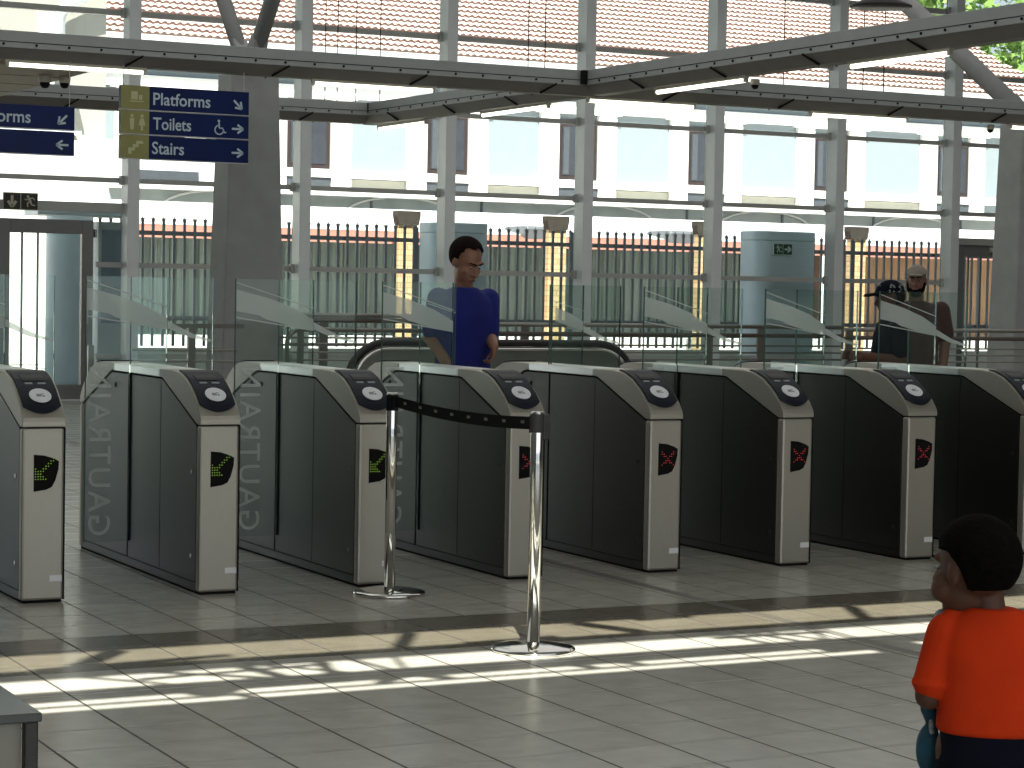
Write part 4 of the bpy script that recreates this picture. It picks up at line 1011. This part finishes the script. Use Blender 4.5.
tr = MB(); oval(tr, (0, 0, .86), (.172, .132, .12))
for q in (-1, 1): chain(tr, [((q * .10, 0, .82), .105), ((q * .11, -.02, .48), .085), ((q * .11, .03, .10), .07)])
body(tr, 'trousers', 'navy', t, .012, 4)
shoe = MB()
for q in (-1, 1): chain(shoe, [((q * .11, .05, .045), .045), ((q * .13, -.16, .04), .040)])
body(shoe, 'shoes', 'rubber', t, .01, 3)

# --- person in dark cap in profile facing left, forearm held forward
t = empty('person', (9.98, 3.4, 0), math.radians(-36)); tag(t, 'person in profile with a dark patterned cap and navy shirt, forearm forward', 'person')
HR = rotz(-80) @ rotx(8); hc = Vector((-.02, 0, 1.445)); sk = MB(); X = head(sk, hc, HR, 1.0)
PR = rotz(-75)
def Q(x, y, z): return PR @ Vector((x, y, 0)) + Vector((0, 0, z))
cap(sk, (.0, 0, 1.24), .055, (-.005, 0, 1.38), .054); chain(sk, [((0.01, 0, 1.20), .075), ((.0, 0, 1.0), .085), ((0, 0, .86), .085)])
for q in (-1, 1): cap(sk, (0, 0, 1.21), .055, Q(q * .165, 0, 1.22), .05)
for q in (-1, 1):
    chain(sk, [(Q(q * .09, 0, .82), .09), (Q(q * .10, -.02, .45), .06), (Q(q * .10, .03, .10), .045)]); chain(sk, [(Q(q * .10, .03, .06), .04), (Q(q * .11, -.13, .04), .036)])
    chain(sk, [(Q(q * .175, 0, 1.23), .055), (Q(q * .20, .03, .99), .046)]); chain(sk, [(Q(q * .20, .03, .99), .045), (Q(q * .15, -.23, 1.02), .033)]); hand(sk, Q(q * .15, -.235, 1.02), Q(-q * .2, -1, .08) , Q(-q, 0, -.3), .17, 1.1, q)
bd = body(sk, 'body', 'skin_d', t, .0075, 4); face_bits(bd, X, HR, 1.0)
cp = shell(X(0, .012, .035), HR, (.090, .114, .104), 1.0, lambda p: p.z > .02); bb = MB(); bb.add(cp.v, cp.f); chain(bb, [(X(-.05, -.10, .045), .011), (X(-.04, -.175, .040), .010)]); chain(bb, [(X(.05, -.10, .045), .011), (X(.04, -.175, .040), .010)]); oval(bb, X(0, -.135, .048), (.068, .055, .010), HR); cpo = body(bb, 'cap', 'navy', t, .008, 3)
pt = MB()
rr_ = random.Random(3)
for k in range(46):
    p = Vector((rr_.uniform(.1, 1), rr_.uniform(-.5, .9), rr_.uniform(.05, .5))); p = Vector((p.x if k % 2 else -p.x, p.y, p.z)).normalized()
    oval(pt, X(p.x * .091, .012 + p.y * .115, .035 + p.z * .105), (.007, .007, .006))
pt.build('cap_print', 'pale_cl', cpo)
body(shell(X(0, .02, .01), HR, (.083, .104, .085), 1.0, lambda p: p.y > .15 and p.z > -.8), 'hair', 'hair', t, .009, 3)
sh = MB()
loft(sh, [(0, 0, .78, .155, .130), (0, 0, .79, .165, .140), (0, 0, .95, .162, .140), (0, 0, 1.08, .172, .138), (0, 0, 1.18, .185, .120), (0, 0, 1.235, .17, .10), (0, 0, 1.275, .12, .08), (0, 0, 1.295, .08, .07)], PR)
cap(sh, Q(-.165, 0, 1.215), .066, Q(.165, 0, 1.215), .066)
for q in (-1, 1): cap(sh, Q(q * .175, 0, 1.225), .070, Q(q * .195, .02, 1.06), .066)
oval(sh, Q(0, .01, 1.25), (.10, .075, .05), PR); body(sh, 'shirt', 'navy', t, .010, 6)
tr = MB(); oval(tr, Q(0, 0, .79), (.155, .125, .11), PR)
for q in (-1, 1): chain(tr, [(Q(q * .09, 0, .76), .10), (Q(q * .10, -.02, .44), .08), (Q(q * .10, .03, .10), .066)])
body(tr, 'trousers', 'greycl', t, .012, 4)
shoe = MB()
for q in (-1, 1): chain(shoe, [(Q(q * .10, .05, .045), .045), (Q(q * .11, -.16, .04), .040)])
body(shoe, 'shoes', 'rubber', t, .01, 3)

# --- child in the foreground, seen from behind, head turned left
t = empty('person', (3.255, -5.93, 0), math.radians(-39.3)); tag(t, 'small child in an orange T-shirt seen from behind at the lower right', 'person')
HR = rotz(180) @ rotz(52) @ rotx(3); hc = Vector((-.034, .0, .850)); hs = .93; sk = MB(); X = head(sk, hc, HR, hs)
oval(sk, X(0, .02, .03), (.078 * hs, .098 * hs, .092 * hs), HR)
for q in (-1, 1): oval(sk, X(q * .036, -.050, -.045), (.034, .034, .034), HR)
cap(sk, (.012, .0, .74), .038, (0.0, .015, .81), .038)
chain(sk, [((.015, 0, .68), .045), ((.015, 0, .60), .055), ((.015, 0, .47), .06)])
for q in (-1, 1): cap(sk, (.015, 0, .70), .04, (.015 + q * .10, 0, .71), .038)
for q in (-1, 1): chain(sk, [((.015 + q * .055, 0, .44), .065), ((.015 + q * .06, .02, .24), .045), ((.015 + q * .06, 0, .06), .032)]); chain(sk, [((.015 + q * .06, -.01, .035), .03), ((.015 + q * .07, .09, .03), .026)])
shL = Vector((-.082, .0, .702)); elL = Vector((-.120, -.015, .562)); wrL = Vector((-.045, .115, .60))
chain(sk, [(shL, .042), (elL, .034)]); chain(sk, [(elL, .033), (wrL, .024)]); hand(sk, wrL, (.5, .8, .1), (.5, 0, -.8), .115, .9, 1)
shR_ = Vector((.12, .0, .715)); elR_ = Vector((.15, .0, .56)); wrR_ = Vector((.07, .12, .60))
chain(sk, [(shR_, .042), (elR_, .034)]); chain(sk, [(elR_, .033), (wrR_, .024)]); hand(sk, wrR_, (-.5, .8, .1), (-.5, 0, -.8), .115, .9, -1)
bd = body(sk, 'body', 'skin_d', t, .005, 5); face_bits(bd, X, HR, hs)
hm = shell(X(0, .024, .034), HR, (.098, .112, .106), hs, lambda p: (p.z > .42 and p.y > -.80) or (p.y > -.10 and p.z > .10) or (p.y > .10 and p.z > -.72) or (p.z > .25 and p.y > -.62))
oval(hm, X(0, .04, .04), (.084 * hs, .092 * hs, .092 * hs), HR)
body(hm, 'hair', 'hair', t, .006, 6)
sh = MB()
loft(sh, [(.015, 0, .484, .112, .090), (.015, 0, .486, .120, .096), (.015, 0, .53, .117, .094), (.015, 0, .60, .112, .088), (.015, 0, .66, .115, .082), (.015, 0, .71, .110, .070), (.015, 0, .745, .085, .056), (.014, 0, .768, .055, .046)])
for a_, b_ in ((shL, elL), (shR_, elR_)):
    m_ = Vector(a_).lerp(b_, .80); cap(sh, a_, .050, m_, .046); oval(sh, m_, (.050, .050, .020))
cap(sh, (-.07, 0, .735), .030, (.095, 0, .735), .030)
body(sh, 't_shirt', 'orange', t, .0055, 5)
fp = MB(); oval(fp, (-.092, .028, .742), (.022, .030, .014)); chain(fp, [((-.070, .03, .752), .012), ((-.105, .035, .735), .012)]); body(fp, 'shirt_print', 'pale_cl', t, .005, 2)
tr = MB(); loft(tr, [(.015, 0, .38, .10, .08), (.015, 0, .43, .112, .090), (.015, 0, .52, .108, .086)])
for q in (-1, 1): chain(tr, [((.015 + q * .05, 0, .42), .068), ((.015 + q * .06, .02, .24), .056), ((.015 + q * .06, 0, .09), .045)])
body(tr, 'trousers', 'navy', t, .007, 4)
shoe = MB()
for q in (-1, 1): chain(shoe, [((.015 + q * .06, -.02, .035), .034), ((.015 + q * .07, .10, .030), .030)])
body(shoe, 'shoes', 'rubber', t, .006, 3)
bg_ = empty('small_bag', (3.235, -5.915, 0), math.radians(-39.3)); tag(bg_, 'teal and dark blue toy bag held in front of the child', 'bag')
m = MB(); chain(m, [((-.098, .06, .520), .020), ((-.085, .07, .480), .016)]); oval(m, (-.095, .075, .42), (.030, .035, .060)); body(m, 'bag_body', 'teal', bg_, .006, 3)
MB().tube([(-.085, .07, .54), (-.092, .055, .50), (-.088, .055, .46)], .006, 8).build('bag_strap', 'pale_cl', bg_)
